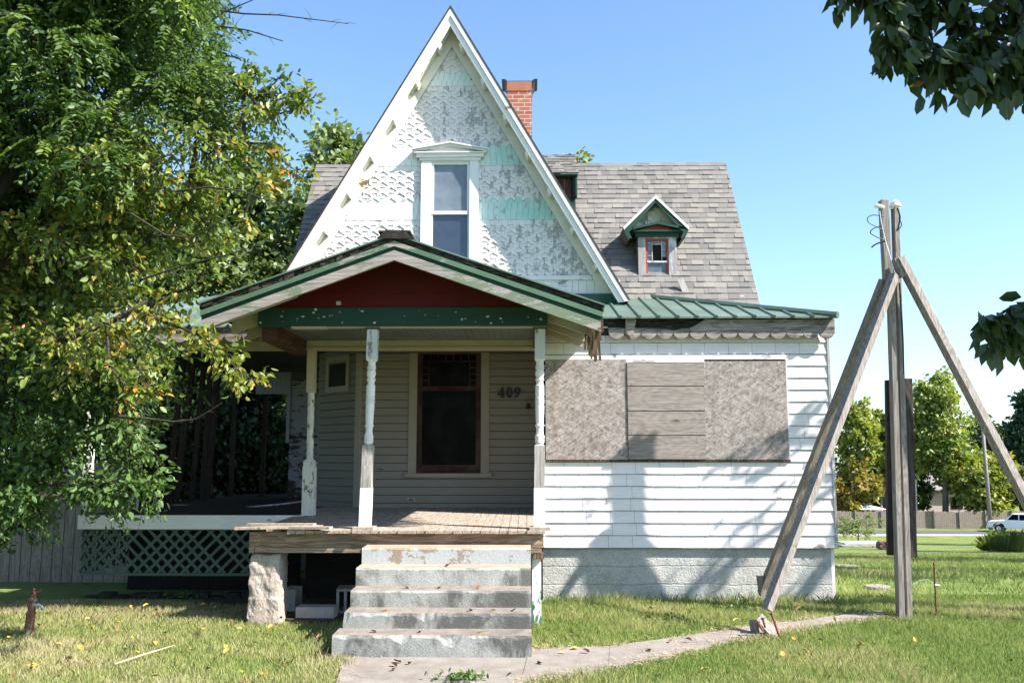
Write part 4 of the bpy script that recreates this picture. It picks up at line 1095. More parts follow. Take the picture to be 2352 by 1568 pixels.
def sheet(name, pts, z, mat, th=.05, kind='structure', gf=True):
    mb = MB(); n = len(pts)
    vs = [(x, y, (gz(x, y) if gf else 0)+z) for x, y in pts]+[(x, y, (gz(x, y) if gf else 0)+z-th) for x, y in pts]
    mb.add(vs, [tuple(range(n)), tuple(range(2*n-1, n-1, -1))]+[(i, i+n, (i+1)%n+n, (i+1)%n) for i in range(n)])
    o = mb.build(name, mat); 
    bm_ = o.data; 
    if kind: o['kind'] = kind
    return o
path_px_top = [(790,1500),(1000,1496),(1215,1494),(1400,1488),(1520,1472),(1640,1455),(1740,1440),(1840,1428),(1950,1412),(2025,1404)]
path_px_bot = [(2035,1416),(1950,1428),(1860,1440),(1760,1460),(1650,1478),(1530,1508),(1400,1535),(1280,1556),(1200,1566)]
pt = [(-1.50, 7.66)]+[tuple(G(u, v)[:2]) for u, v in path_px_top[1:]]; pbt = [tuple(G(u, v)[:2]) for u, v in path_px_bot]
path_poly = [(-1.2, 3.0), (-1.28, 6.0)]+pt+pbt+[(-.1, 6.0), (-.05, 3.0)]
# split into slabs
sp_ = MB()
def slab_poly(poly, zt_):
    n = len(poly); sp_.add([(x, y, zt_) for x, y in poly]+[(x, y, zt_-.06) for x, y in poly], [tuple(range(n))[::-1] if False else tuple(range(n)), tuple(range(2*n-1, n-1, -1))]+[(i, i+n, (i+1)%n+n, (i+1)%n) for i in range(n)])
top_pts = [Vector((*p, 0)) for p in pt[2:]]; bot_pts = [Vector((*p, 0)) for p in pbt[::-1]]
slab_poly([(-1.2,2.0), (-.05,2.0), (-.09,5.6), (-1.26,5.6)], .012)
slab_poly([(-1.26,5.62), (-.093,5.62), tuple(bot_pts[0][:2]), (pt[2][0], pt[2][1]+.12), (-1.52, 7.72)], .014)
def res(pts, n):
    L = [0]
    for a, b in zip(pts, pts[1:]): L.append(L[-1]+(b-a).length)
    out = []
    for k in range(n+1):
        t = L[-1]*k/n; j = max(i for i in range(len(L)) if L[i] <= t+1e-9); j = min(j, len(pts)-2)
        out.append(pts[j].lerp(pts[j+1], (t-L[j])/(L[j+1]-L[j])))
    return out
NS = 6; rt = res(top_pts, NS*3); rb = res(bot_pts, NS*3)
for k in range(NS):
    a = [tuple(p[:2]) for p in rb[k*3:k*3+4]]; b = [tuple(p[:2]) for p in rt[k*3:k*3+4]]
    a = [(x+random.uniform(-.02,.02), y+random.uniform(-.03,.01)) for x, y in a]; b = [(x+random.uniform(-.02,.02), y+random.uniform(-.01,.03)) for x, y in b]
    a[0] = (a[0][0]+.008, a[0][1]); b[0] = (b[0][0]+.008, b[0][1])
    slab_poly(a+b[::-1], random.uniform(.012, .022))
po = sp_.build('path', mt['path']); po['kind'] = 'structure'
sheet('road', [(-300,83.6),(400,83.6),(400,89),(-300,89)], .02, flat('asphalt', (.10,.10,.10), .9, .2, 3))
sheet('road', [(-80,-17),(80,-17),(80,-9),(-80,-9)], .02, flat('unseen_street_asphalt', (.08,.08,.08), .9, .2, 3))  # added street out of view behind the camera, dark to cut bounce light
sheet('kerb', [(-300,83.2),(400,83.2),(400,83.59),(-300,83.59)], .10, flat('kerb_concrete', (.62,.57,.50), .9, .1, 3), .3)
m = M('bare_dirt'); n = m.noise(m.co(), 5, 8, .7); m.fin(m.ramp(n, [(.35, (.045,.032,.022)), (.6, (.10,.075,.05)), (.75, (.17,.13,.09))]), .95, n, .8, .03, .1)
dirt = m.mat
for poly in ([(-8.5,9.9),(-5.2,9.7),(-3.6,9.95),(-2.4,9.35),(-1.65,9.0),(.1,9.0),(.2,12.2),(-3,12.6),(-5.2,17),(-9,17)],):
    sheet('dirt_patch', poly, .012, dirt, .04)
# straw along the path edge is part of the grass

# ------------------------------------------------------------------ grass
def pip(px, py, poly):
    ins = np.zeros(px.shape, bool); n = len(poly)
    for i in range(n):
        x1_, y1_ = poly[i]; x2_, y2_ = poly[(i+1)%n]
        c_ = ((y1_ > py) != (y2_ > py)) & (px < (x2_-x1_)*(py-y1_)/((y2_-y1_)+1e-12)+x1_)
        ins ^= c_
    return ins
def vnoise(x, y, s, seed=0):
    r = np.random.default_rng(seed); T = r.random((64, 64)); fx = (x*s) % 64; fy = (y*s) % 64
    i = fx.astype(int); j = fy.astype(int); u = fx-i; v = fy-j; u = u*u*(3-2*u); v = v*v*(3-2*v)
    i1 = (i+1) % 64; j1 = (j+1) % 64
    return (T[i,j]*(1-u)+T[i1,j]*u)*(1-v)+(T[i,j1]*(1-u)+T[i1,j1]*u)*v
gzv = np.vectorize(gz)
def blades(name, n, xr, yr, hmin, hmax, wd, label_kind='grass', weight=None, mat=None):
    x = rng.uniform(*xr, n); y = rng.uniform(*yr, n)
    # keep what the neighbourhood of the view can see
    keep = (np.abs(x+.02) < (y*.62+1.5))
    jx = (vnoise(x, y, 5, 31)-.5)*.16; jy = (vnoise(x, y, 5, 32)-.5)*.16; keep &= ~pip(x+jx, y+jy, path_poly)
    keep &= ~((x > -5.3) & (x < 3.6) & (y > 10.68)); keep &= ~((x > -2.85) & (x < .2) & (y > 9.15)); keep &= ~((x > -1.72) & (x < .05) & (y > 7.62))
    keep &= ~((x < -2.6) & (y > 10.1+.5*vnoise(x, y, 1.2, 5)))
    if weight is not None: keep &= rng.random(n) < weight(x, y)
    x = x[keep]; y = y[keep]; n = len(x)
    p1_ = vnoise(x, y, .8, 1)*.5+vnoise(x, y, 2.7, 2)*.3+vnoise(x, y, 8, 3)*.2
    h = rng.uniform(hmin, hmax, n)*(.55+.9*p1_); a = rng.uniform(0, 2*pi, n); ln = rng.uniform(.15, .9, n)*h
    la = rng.uniform(0, 2*pi, n)
    z = gzv(x, y)-.012 if n < 500000 else 0
    B = np.stack([x, y, z], 1); dx_ = np.stack([np.cos(a), np.sin(a), 0*a], 1)*(wd*rng.uniform(.6,1.3,n))[:, None]
    mid = B+np.stack([np.cos(la)*ln*.35, np.sin(la)*ln*.35, h*.6], 1); tip = B+np.stack([np.cos(la)*ln, np.sin(la)*ln, h], 1)
    Pp = np.stack([B-dx_/2, B+dx_/2, mid+dx_*.35, tip, mid-dx_*.35], 1)
    r = np.clip(rng.normal(0, .13, n)+p1_*.9+np.where(x < -1.6, .10, -.06)+np.where(y > 12, -.05, 0), 0, 1)
    return np_mesh(name, Pp, [(0,1,2,3,4)], r, mat)
m = M('grass_blades'); r = m.attr()
c = m.ramp(r, [(0, (.11,.19,.04)), (.3, (.205,.28,.07)), (.5, (.315,.355,.12)), (.7, (.42,.385,.19)), (.88, (.50,.43,.26)), (1, (.56,.47,.32))])
m.fin(c, .75, spec=.15)
tr = m.n('ShaderNodeBsdfTranslucent'); m.L(c, tr.inputs[0]); ms = m.n('ShaderNodeMixShader'); ms.inputs[0].default_value = .3
m.L(m.p.outputs[0], ms.inputs[1]); m.L(tr.outputs[0], ms.inputs[2]); m.L(ms.outputs[0], m.out.inputs[0]); gmat = m.mat
tag(blades('grass', 330000, (-7, 7), (5.6, 11.2), .03, .07, .0045, mat=gmat), 'short mown grass, partly dry, across the front lawn', 'grass', kind='stuff')
tag(blades('grass', 90000, (3.3, 18), (10.8, 27), .04, .09, .010, mat=gmat), 'short mown grass beside and behind the house', 'grass', kind='stuff')
def nearpath(x, y):
    # straw where the turf meets the concrete
    w_ = np.zeros(x.shape)
    pp = np.array(path_poly)
    for i in range(0, len(pp)-1):
        a_, b_ = pp[i], pp[i+1]; e = b_-a_; t = np.clip(((x-a_[0])*e[0]+(y-a_[1])*e[1])/(e@e+1e-9), 0, 1)
        d = np.hypot(x-a_[0]-t*e[0], y-a_[1]-t*e[1]); w_ = np.maximum(w_, np.exp(-(d/.10)**2))
    w_ *= .15+1.2*np.clip(vnoise(x+9, y+9, 2.2, 8)-.2, 0, 1)
    return w_
# long tufts at walls
def tuft_w(x, y):
    return (np.exp(-((y-10.62)/.15)**2)*(x > .2)*(x < 3.6)*.9+np.exp(-((y-7.55)/.08)**2)*(x > -.25)*(x < .2)+np.exp(-((x+1.75)/.12)**2)*(y > 7.6)*(y < 9.1))*(.3+vnoise(x, y, 3, 9))
tag(blades('grass_tufts', 60000, (-3, 4), (7.3, 10.8), .07, .15, .006, mat=gmat, weight=tuft_w), 'longer uncut grass along the foundation and steps', 'grass', kind='stuff')

def gap_w(x, y):
    a = G(1235, 1528); return np.exp(-(((x-a.x)/.30)**2+((y-a.y)/.10)**2))*.9
_pp = path_poly; path_poly = [(90,90),(91,90),(91,91)]
tag(blades('grass_tufts', 9000, (-.6, .8), (6.6, 7.3), .02, .05, .004, mat=gmat, weight=gap_w), 'thin grass growing over the middle of the concrete path', 'grass', kind='stuff')
path_poly = _pp
# straw litter at path edges
def straw():
    n = 60000; x = rng.uniform(-1.9, 4.2, n); y = rng.uniform(6.2, 9.6, n)
    w_ = nearpath(x, y); k = rng.random(n) < w_*.8; x = x[k]; y = y[k]; n = len(x)
    a = rng.uniform(0, 2*pi, n); L = rng.uniform(.02, .07, n); z = rng.uniform(.012, .035, n)
    B = np.stack([x, y, z], 1); d = np.stack([np.cos(a)*L, np.sin(a)*L, rng.normal(0, .006, n)], 1); s = np.stack([-np.sin(a), np.cos(a), 0*a], 1)*.002
    Pp = np.stack([B-s, B+s, B+d+s, B+d-s], 1)
    return np_mesh('dry_straw', Pp, [(0,1,2,3)], rng.uniform(0, 1, n), flat('straw', (.50,.38,.24), .9, .2, 20))
tag(straw(), 'dry cut straw and clippings along the concrete path', 'straw', kind='stuff')

# ------------------------------------------------------------------ foliage
def leafmat(name, stops, tl=.35, rough=.42, spec=.45):
    m = M(name); r = m.attr(); c = m.ramp(r, stops)
    m.fin(c, rough, spec=spec)
    tr = m.n('ShaderNodeBsdfTranslucent'); br = m.n('ShaderNodeMix', data_type='RGBA', blend_type='MULTIPLY'); br.inputs[0].default_value = 1
    m.L(c, br.inputs[6]); br.inputs[7].default_value = (1.25, 1.3, .5, 1); m.L(br.outputs[2], tr.inputs[0])
    ms = m.n('ShaderNodeMixShader'); ms.inputs[0].default_value = tl
    m.L(m.p.outputs[0], ms.inputs[1]); m.L(tr.outputs[0], ms.inputs[2]); m.L(ms.outputs[0], m.out.inputs[0]); return m.mat
LM = {
 'locust': leafmat('locust_leaves', [(0, (.032,.07,.022)), (.4, (.065,.125,.034)), (.75, (.12,.19,.044)), (1, (.20,.27,.055))], .34, .5, .4),
 'pear': leafmat('yellowing_leaves', [(0, (.06,.12,.022)), (.42, (.115,.185,.032)), (.66, (.21,.25,.045)), (.85, (.38,.29,.055)), (1, (.48,.21,.045))], .38, .42, .5),
 'low': leafmat('low_sapling_leaves', [(0, (.032,.072,.020)), (.5, (.07,.135,.034)), (1, (.15,.24,.05))], .34, .5, .4),
 'feather': leafmat('feathery_leaves', [(0, (.08,.13,.045)), (.5, (.16,.22,.085)), (1, (.27,.31,.14))], .35),
 'bright': leafmat('bright_leaves', [(0, (.13,.18,.04)), (.5, (.24,.28,.06)), (1, (.38,.36,.08))], .35),
 'orange': leafmat('turning_leaves', [(0, (.13,.15,.035)), (.5, (.24,.22,.05)), (.8, (.40,.25,.06)), (1, (.42,.19,.05))], .3),
 'mid': leafmat('mid_green_leaves', [(0, (.035,.07,.02)), (.5, (.075,.12,.03)), (1, (.14,.18,.045))], .3),
 'dark': leafmat('dark_leaves', [(0, (.015,.035,.012)), (.5, (.03,.065,.02)), (1, (.06,.10,.03))], .25),
 'conifer': leafmat('conifer_needles', [(0, (.02,.05,.028)), (.5, (.04,.085,.045)), (1, (.08,.13,.06))], .1),
 'dogwood': leafmat('dogwood_leaves', [(0, (.03,.055,.022)), (.6, (.05,.085,.03)), (.93, (.07,.10,.03)), (1, (.35,.07,.03))], .22),
 'shrub': leafmat('shrub_leaves', [(0, (.11,.17,.05)), (.5, (.21,.27,.09)), (1, (.36,.36,.17))], .35),
}
bark = rotwood('bark', [(.022,.018,.014), (.05,.042,.034), (.09,.08,.068)], 'z', .3)
barkpale = rotwood('pale_bark', [(.10,.085,.07), (.20,.18,.155), (.32,.29,.25)], 'z', .2)
OV = np.array([(0,0,0),(.28,-.25,.05),(.68,-.22,.02),(1,0,-.10),(.68,.22,.02),(.28,.25,.05)])
def unit(v): return v/np.maximum(np.linalg.norm(v, axis=-1, keepdims=True), 1e-9)
def leaves_from(P0, A, L, wide=1.0, up=.8, curl=1.0, tmpl=OV):
    """P0 (n,3) bases, A axis, L length"""
    n = len(P0); A = unit(A); N = unit(rng.normal(0, 1, (n,3))*(1-up*.55)+np.array([.25,-.15,1])*up)
    Sd = unit(np.cross(A, N)); N = np.cross(Sd, A)
    T = tmpl*np.array([1, wide, curl]); cw_ = rng.uniform(.65, 1.15, (n,1,1)); cc_ = rng.uniform(-.6, 3.0, (n,1,1))
    return P0[:,None]+L[:,None,None]*(A[:,None]*T[None,:,0:1]+Sd[:,None]*T[None,:,1:2]*cw_+N[:,None]*T[None,:,2:3]*cc_)
OVF = [(0,3,2,1),(0,5,4,3)]

def tree(name, label, trunk_pts, r0, centers, radii, mat, style='simple', ntw=10, nlv=10, L=(.05,.09), droop=.4, group=None, twig=.004, barkm=None, wide=1.0,
         limb_jit=.12, rb=(0, 1), up=.8, twigs=True, bare=None, cat='tree', spread=.05, outw=.6, lexp=.6, seeds=(), rref=.01, seed_z=99):
    root = thing(name, label, cat, (trunk_pts[0][0], trunk_pts[0][1], trunk_pts[0][2]), group)
    nodes = [Vector(p) for p in trunk_pts]; par = [-1]+list(range(len(trunk_pts)-1)); cnt = [0]*len(nodes)
    for pi_, sp_pts in seeds:
        for p_ in sp_pts:
            nodes.append(Vector(p_)); par.append(pi_); cnt.append(0); pi_ = len(nodes)-1
    start = nodes[-1]; order = sorted(range(len(centers)), key=lambda i: min((Vector(centers[i])-n).length for n in nodes[1:]))
    tips = {}
    for i in order:
        c = Vector(centers[i])
        n_tr = len(trunk_pts); n_sd = n_tr+sum(len(q[1]) for q in seeds)
        cand = [j for j in range(1, len(nodes)) if not (n_tr <= j < n_sd and c.z > seed_z)]
        best = min(cand, key=lambda j: (nodes[j]-c).length+max(0, nodes[j].z-c.z-.2)*.8+ (0.0))
        b = nodes[best]; d = c-b; k = max(1, int(d.length/.45)); prev = best
        for s in range(1, k+1):
            t = s/k; p = b+d*t+Vector((random.gauss(0,1), random.gauss(0,1), random.gauss(0,1)))*limb_jit*d.length*.25*(1-t)+Vector((0,0,.12*d.length*sin(pi*t)))
            nodes.append(p); par.append(prev); cnt.append(0); prev = len(nodes)-1
        tips[i] = prev
        j = prev
        while j >= 0: cnt[j] += 1; j = par[j]
    tot = max(cnt[0], 1); mb = MB()
    rad = lambda j: max(.006, r0*(max(cnt[j], .5)/tot)**lexp) if j >= len(trunk_pts) else r0*(1-.45*j/len(trunk_pts))
    mb.tube([n for n in nodes[:len(trunk_pts)]], [rad(j) for j in range(len(trunk_pts))], 10)
    tr_o = mb.build('trunk', barkm or bark, root, smooth=True)
    mb = MB()
    for j in range(len(trunk_pts), len(nodes)):
        mb.tube([nodes[par[j]], nodes[j]], [min(rad(par[j]), rad(j)*1.5), rad(j)], 5)
    if len(nodes) > len(trunk_pts): pass
    # twigs & leaves
    TP = []; TA = []; TL = []
    for i, c in enumerate(centers):
        c = Vector(c); R = radii[i]
        for _ in range(max(3, int(ntw*min(1.0, (R/rref)**1.3)))):
            d = Vector((random.gauss(0,1), random.gauss(0,1), random.gauss(0,1)*.8)).normalized()
            e = c+d*R*random.uniform(.55, 1.1)-Vector((0,0,droop*R*random.random())); mid = c.lerp(e, .5)+Vector((0,0,.12*R))
            if twigs: mb.tube([c, mid, e], [twig*1.5, twig, twig*.5], 3)
            for q in range(nlv):
                t = (q+random.random())/nlv; t = .15+.85*t
                p = (c.lerp(mid, t*2) if t < .5 else mid.lerp(e, t*2-1)); TP.append(p); TA.append(d)
    if bare:
        for pts in bare:
            mb.tube(pts, [twig*2.2*(1-k/len(pts))+.0015 for k in range(len(pts))], 4)
            for k in range(1, len(pts)):
                for _ in range(3):
                    p = Vector(pts[k-1]).lerp(Vector(pts[k]), random.random()); dd = (Vector(pts[k])-Vector(pts[k-1])).normalized()
                    e = p+(dd+Vector((random.gauss(0,.6), random.gauss(0,.6), random.gauss(0,.6)))).normalized()*random.uniform(.04,.18)
                    mb.tube([p, p.lerp(e,.5)+Vector((0,0,.01)), e], [.0028,.002,.0012], 3)
    mb.build('branches', barkm or bark, root)
    TP = np.array(TP); TA = np.array(TA); n = len(TP)
    TP = TP+rng.normal(0, spread, (n,3))
    if style == 'pinnate':
        ax_ = unit(TA*.7+rng.normal(0, .55, (n,3))+np.array([.1,-.1,-droop])); Ln = rng.uniform(.18,.30,n)
        side = unit(np.cross(ax_, np.array([0,0,1.0])+rng.normal(0,.25,(n,3)))); nb = np.cross(side, ax_)
        PP = []; AA = []; 
        for k in range(6):
            t = .2+.8*k/5
            pos = TP+ax_*(Ln*t)[:,None]-np.array([0,0,1])*(Ln*t*t*.35)[:,None]
            for s in (-1, 1):
                PP.append(pos); AA.append(unit(side*s*.9+ax_*.45-np.array([0,0,.25])))
        PP = np.concatenate(PP); AA = np.concatenate(AA); rr = np.tile(np.clip(rng.normal(.5,.2,n),0,1), 12)+rng.normal(0,.05,n*12)
        Pq = leaves_from(PP, AA, rng.uniform(*L, len(PP)), wide*.95, up)
        o = np_mesh('crown', Pq, OVF, np.clip(rr,0,1), mat, root)
    else:
        A = unit(TA*outw+rng.normal(0, .55, (n,3))+np.array([.25,-.2,-droop]))
        Pq = leaves_from(TP, A, rng.uniform(*L, n), wide, up)
        cl = vnoise(TP[:,0]+50, TP[:,2]+TP[:,1]+50, 2.2 if L[1] < .2 else .5, 21)
        rr = np.clip((rng.normal(.5,.18,n)*.6+cl*.4)*(rb[1]-rb[0])+rb[0], 0, 1)
        rr = np.where(rng.random(n) < .05, np.minimum(1, rr+.4), rr)
        o = np_mesh('crown', Pq, OVF, rr, mat, root)
    return root

def scatter_px(poly, n, yr, seed):
    r = random.Random(seed); xs = [p[0] for p in poly]; ys_ = [p[1] for p in poly]; out = []
    while len(out) < n:
        u = r.uniform(min(xs), max(xs)); v = r.uniform(min(ys_), max(ys_)); ins = False
        for i in range(len(poly)):
            (x1_, y1_), (x2_, y2_) = poly[i], poly[(i+1)%len(poly)]
            if (y1_ > v) != (y2_ > v) and u < (x2_-x1_)*(v-y1_)/(y2_-y1_)+x1_: ins = not ins
        if ins: out.append(W(u, v, r.uniform(*yr)))
    return out
# locust: dark blue-green compound leaves, high on the left
c = scatter_px([(-250,-250),(430,-250),(440,20),(500,120),(570,190),(520,240),(430,200),(330,340),(200,380),(-250,400)], 120, (7.0, 9.6), 1)
c += scatter_px([(0,380),(180,400),(330,380),(300,520),(100,640),(0,640)], 26, (8.4, 9.8), 11)
tree('locust_tree', 'tall dark green tree with small feathery leaflets at the far left', [(-5.6,9.2,-.1),(-5.55,9.1,1.2),(-5.4,9.0,2.6),(-5.1,8.9,4.0),(-4.9,8.8,5.2)], .12, c, [random.uniform(.36,.55) for _ in c],
     LM['locust'], 'pinnate', 11, 7, (.045,.070), .5)
# yellowing tree in the middle of the left side
c = scatter_px([(-200,330),(120,330),(330,300),(430,240),(500,230),(520,300),(560,330),(530,430),(500,520),(440,600),(400,690),(310,760),(320,850),(180,860),(60,760),(-200,860)], 105, (6.9, 8.8), 2)
ex = [(560,205,7.6),(610,215,7.6),(655,225,7.6),(600,250,7.5),(640,262,7.5),(700,225,7.5),(640,180,7.6),(590,170,7.7),(690,250,7.5),
      (560,330,7.5),(620,330,7.6),(650,370,7.7),(640,420,7.7),(590,420,7.4),(690,400,7.7),
      (450,765,6.9),(480,790,6.9),(515,815,6.9),(545,848,6.9),(575,868,6.9),(330,860,6.7),(300,900,6.7),(250,840,6.7),(350,900,6.7),(520,560,7.3),(480,620,7.2),(560,500,7.4),(400,700,7.3),(360,680,7.3),(340,720,7.2),(430,665,7.3),(380,740,7.1)]
c2 = [W(*e) for e in ex]
bare = [[W(470,20,7.8), W(560,32,7.8), W(640,35,7.8), W(720,45,7.8), W(800,55,7.8)], [W(480,50,7.8), W(530,22,7.8), W(600,-8,7.8)], [W(500,60,7.9), W(570,70,7.9), W(650,95,7.9)],
        [W(270,955,6.6), W(330,960,6.6), W(400,968,6.6), W(450,962,6.6), W(510,925,6.6)], [W(330,640,7.0), W(420,610,7.0), W(520,585,7.0), W(600,560,7.0)],
        [W(300,490,6.9), W(380,540,6.9), W(440,545,6.9), W(520,500,6.9)], [W(400,440,7), W(480,430,7), W(560,440,7), W(640,470,7)]]
tree('pear_tree', 'broad tree with glossy green and yellowing leaves reaching over the left end of the porch', [(-5.9,7.7,-.1),(-5.7,7.7,1.2),(-5.4,7.7,2.4),(-5.0,7.6,3.4),(-4.5,7.6,4.3)], .085, c+c2,
     [random.uniform(.26,.42) for _ in c]+[random.uniform(.13,.19) for _ in c2], LM['pear'], 'simple', 16, 12, (.048,.084), .45, rref=.36, wide=1.05, bare=bare, rb=(.05,1.0), up=.5, spread=.035)
# low sapling with drooping sprays
c = scatter_px([(-200,760),(100,780),(230,860),(320,960),(330,1060),(340,1140),(230,1180),(120,1150),(60,1230),(-200,1250)], 80, (7.9, 9.8), 3)
c += [W(*e) for e in ((340,1165,8.0),(300,1175,8.0),(250,1200,8.0),(180,1190,8.0),(300,1110,8.1),(330,830,9.3),(370,850,9.4),(400,930,9.8),(350,1000,9.6),(30,1190,7.6),(80,1230,8.6))]
c = [p+Vector((0,0,.20)) for p in c]
c += scatter_px([(-150,1120),(130,1120),(120,1190),(60,1260),(-150,1280)], 14, (9.3, 10.4), 13)
tree('sapling', 'low leafy sapling drooping in front of the verandah at lower left', [(-5.9,9.9,-.1),(-5.8,9.8,.7),(-5.6,9.6,1.3),(-5.3,9.3,1.9)], .06, c, [random.uniform(.24,.38) for _ in c], LM['low'], 'simple', 12, 11, (.052,.090), .40, rb=(0,1), up=.5, spread=.04)

def ell_centers(c, rx, ry, rz, n, seed, shell=.35, cone=0):
    r = random.Random(seed); out = []
    while len(out) < n:
        d = Vector((r.gauss(0,1), r.gauss(0,1), r.gauss(0,1))).normalized(); t = r.uniform(shell, 1)**.6
        p = Vector((d.x*rx*t, d.y*ry*t, d.z*rz*t))
        if cone: k = 1-cone*(p.z/rz+1)/2; p.x *= k; p.y *= k
        out.append(Vector(c)+p)
    return out
def bg_tree(name, label, u, v_top, half, Y, mat, nclump=60, leaf=.22, seed=1, low=.1, cone=.3, group=None, density=(9, 9), barkm=None, rb=(0,1), base_v=None, yr=None, tr=None, cat='tree'):
    top = W(u, v_top, Y); gx_ = top.x; g0_ = gz(gx_, Y); hgt = top.z-g0_
    rx = (W(u+half, v_top, Y).x-W(u-half, v_top, Y).x)/2; cz = g0_+hgt*(low+1)/2; rz = hgt*(1-low)/2
    R = max(.5, min(rx, rz)*(.30 if Y < 60 else .40))
    cs_ = ell_centers((gx_, Y, cz), max(.2, rx-R*.5), max(.2, (yr or rx)-R*.5), rz-R*.5, nclump, seed, .3, cone)
    tp = [(gx_, Y, g0_-.2), (gx_+.1*rx*random.uniform(-1,1), Y, g0_+hgt*.3), (gx_, Y, g0_+hgt*.55), (gx_, Y, g0_+hgt*.8)]
    return tree(name, label, tp, tr or hgt*.018, cs_, [R*random.uniform(.7,1.15)*(1 if Y < 60 else random.uniform(.6,1.15)) for _ in cs_], mat, 'simple', density[0], density[1], (leaf*.7, leaf*1.2), .25, group, twig=.008, wide=1.5, spread=R*.16, barkm=barkm, rb=rb, twigs=Y < 30, up=.65)

GB = 'trees behind the left side of the house'
bg_tree('background_tree', 'pale feathery tree rising behind the left end of the gray roof', 775, 262, 165, 24, LM['feather'], 190, .19, 5, -.02, .05, GB, (12, 12))
bg_tree('background_tree', 'dark leafy tree behind the left eave, under the pale feathery one', 690, 420, 150, 19.5, LM['mid'], 170, .17, 6, -.02, .1, GB, (10, 11))
bg_tree('background_tree', 'mid green tree in the gap between the near tree and the gray roof', 540, 285, 190, 22, LM['feather'], 190, .19, 7, -.02, .1, GB, (11, 11))
bg_tree('background_tree', 'dark tree filling the far left behind the near foliage', 300, 250, 240, 19, LM['mid'], 150, .16, 8, -.02, .1, GB, (10, 11))
bg_tree('background_tree', 'dark tree at the left edge behind the wooden fence', 20, 200, 260, 18, LM['dark'], 150, .17, 9, -.02, .1, GB, (10, 11))
GU = 'dark undergrowth behind the verandah'
for k, (u, vt, hf, Y) in enumerate(((340,700,150,17.6),(500,700,130,18.0),(640,740,110,18.6))):
    bg_tree('overgrown_shrub', ['dark bush seen through the left bay of the verandah', 'dark bush seen through the middle of the verandah', 'dark bush seen beside the whitewashed brick strip'][k], u, vt, hf, Y, LM['dark'], 90, .12, 20+k, 0, 0, GU, (9, 10), cat='bush')
bg_tree('background_tree', 'tree top just showing above the box dormer and chimney side', 1312, 322, 58, 23, LM['bright'], 70, .14, 10, .45, .0, None, (9, 10), tr=.12)

GF = 'trees beyond the far board fence'
far = [
 ('pale yellow-green layered tree just right of the house corner', 1965, 905, 70, 97, 'bright', 44, .10, .2, 31),
 ('slender pale tree beside the left pole board beyond the fence', 2022, 935, 48, 99, 'bright', 36, .10, .3, 32),
 ('low tree with orange-brown leaves beyond the fence near the house', 1958, 1052, 70, 94.5, 'orange', 40, .05, .0, 33),
 ('tall pointed green tree standing between the pole and its right brace', 2148, 816, 98, 96, 'mid2', 60, .10, .42, 34),
 ('yellow-green tree behind the thin utility pole', 2250, 1020, 88, 95, 'bright', 44, .05, .1, 35),
 ('dark tree behind the utility pole beyond the fence', 2262, 932, 80, 103, 'mid', 44, .05, .2, 36),
 ('mid green tree behind the pair of side boards', 2080, 985, 66, 103, 'mid', 40, .05, .2, 37),
 ('dark green evergreen at the right edge of the photo', 2345, 892, 62, 98, 'conifer', 90, .08, .5, 38),
 ('olive tree below the evergreen at the right edge', 2340, 1050, 60, 95, 'orange2', 60, .05, .1, 39),
]
LM['mid2'] = leafmat('tall_tree_leaves', [(0, (.09,.14,.035)), (.5, (.20,.26,.06)), (.9, (.34,.35,.07)), (1, (.40,.24,.05))], .35)
LM['orange2']  = leafmat('olive_leaves', [(0, (.07,.11,.03)), (.5, (.15,.18,.05)), (1, (.30,.24,.06))], .3)
for lb, u, vt, hf, Y, mm, nc, low, cone, sd_ in far:
    bg_tree('conifer' if mm == 'conifer' else 'background_tree', lb, u, vt, hf, Y, LM[mm], nc, .48, sd_, low, cone, GF, (13, 9), barkm=barkpale)
for k in range(9):   # wood closing the horizon
    pass
# overhanging near tree (upper right), trunk outside the frame
c = []
for u, v, Y in ((1945,-10,3.6),(1990,10,3.6),(2040,40,3.6),(2050,120,3.6),(2080,150,3.7),(2100,60,3.7),(2150,30,3.7),(2150,140,3.6),(2190,170,3.6),(2210,80,3.7),(2240,200,3.5),(2260,120,3.6),(2300,60,3.7),(2300,180,3.5),(2330,130,3.6),(2370,100,3.5),(2370,190,3.5),(2200,-10,3.7),(2100,-20,3.7),(2290,-10,3.7),(2360,30,3.6),
               (2290,765,3.5),(2320,745,3.5),(2350,740,3.5),(2390,745,3.5),(2420,700,3.4)):
    c.append(W(u, v-38, Y))
nn_ = len(c)
c += ell_centers((3.7, 2.5, 4.75), 1.75, 1.0, 1.1, 90, 77, .1)
bare = []
tree('dogwood_tree', 'shaded tree whose dark drooping leaves hang into the upper right corner', [(4.6,2.4,0),(4.55,2.45,1.2),(4.4,2.5,2.2),(4.1,2.6,3.2),(3.7,2.7,4.0)], .08, c, [.105]*nn_+[random.uniform(.32,.45) for _ in range(90)],
     LM['dogwood'], 'simple', 8, 7, (.068,.105), 1.3, wide=1.05, rb=(0,.9), up=.1, spread=.02, twig=.0025, outw=.35, lexp=.8, seed_z=2.6, seeds=[(1, [(4.0,2.9,1.9),(3.2,3.1,2.3),(2.6,3.3,2.35)])])
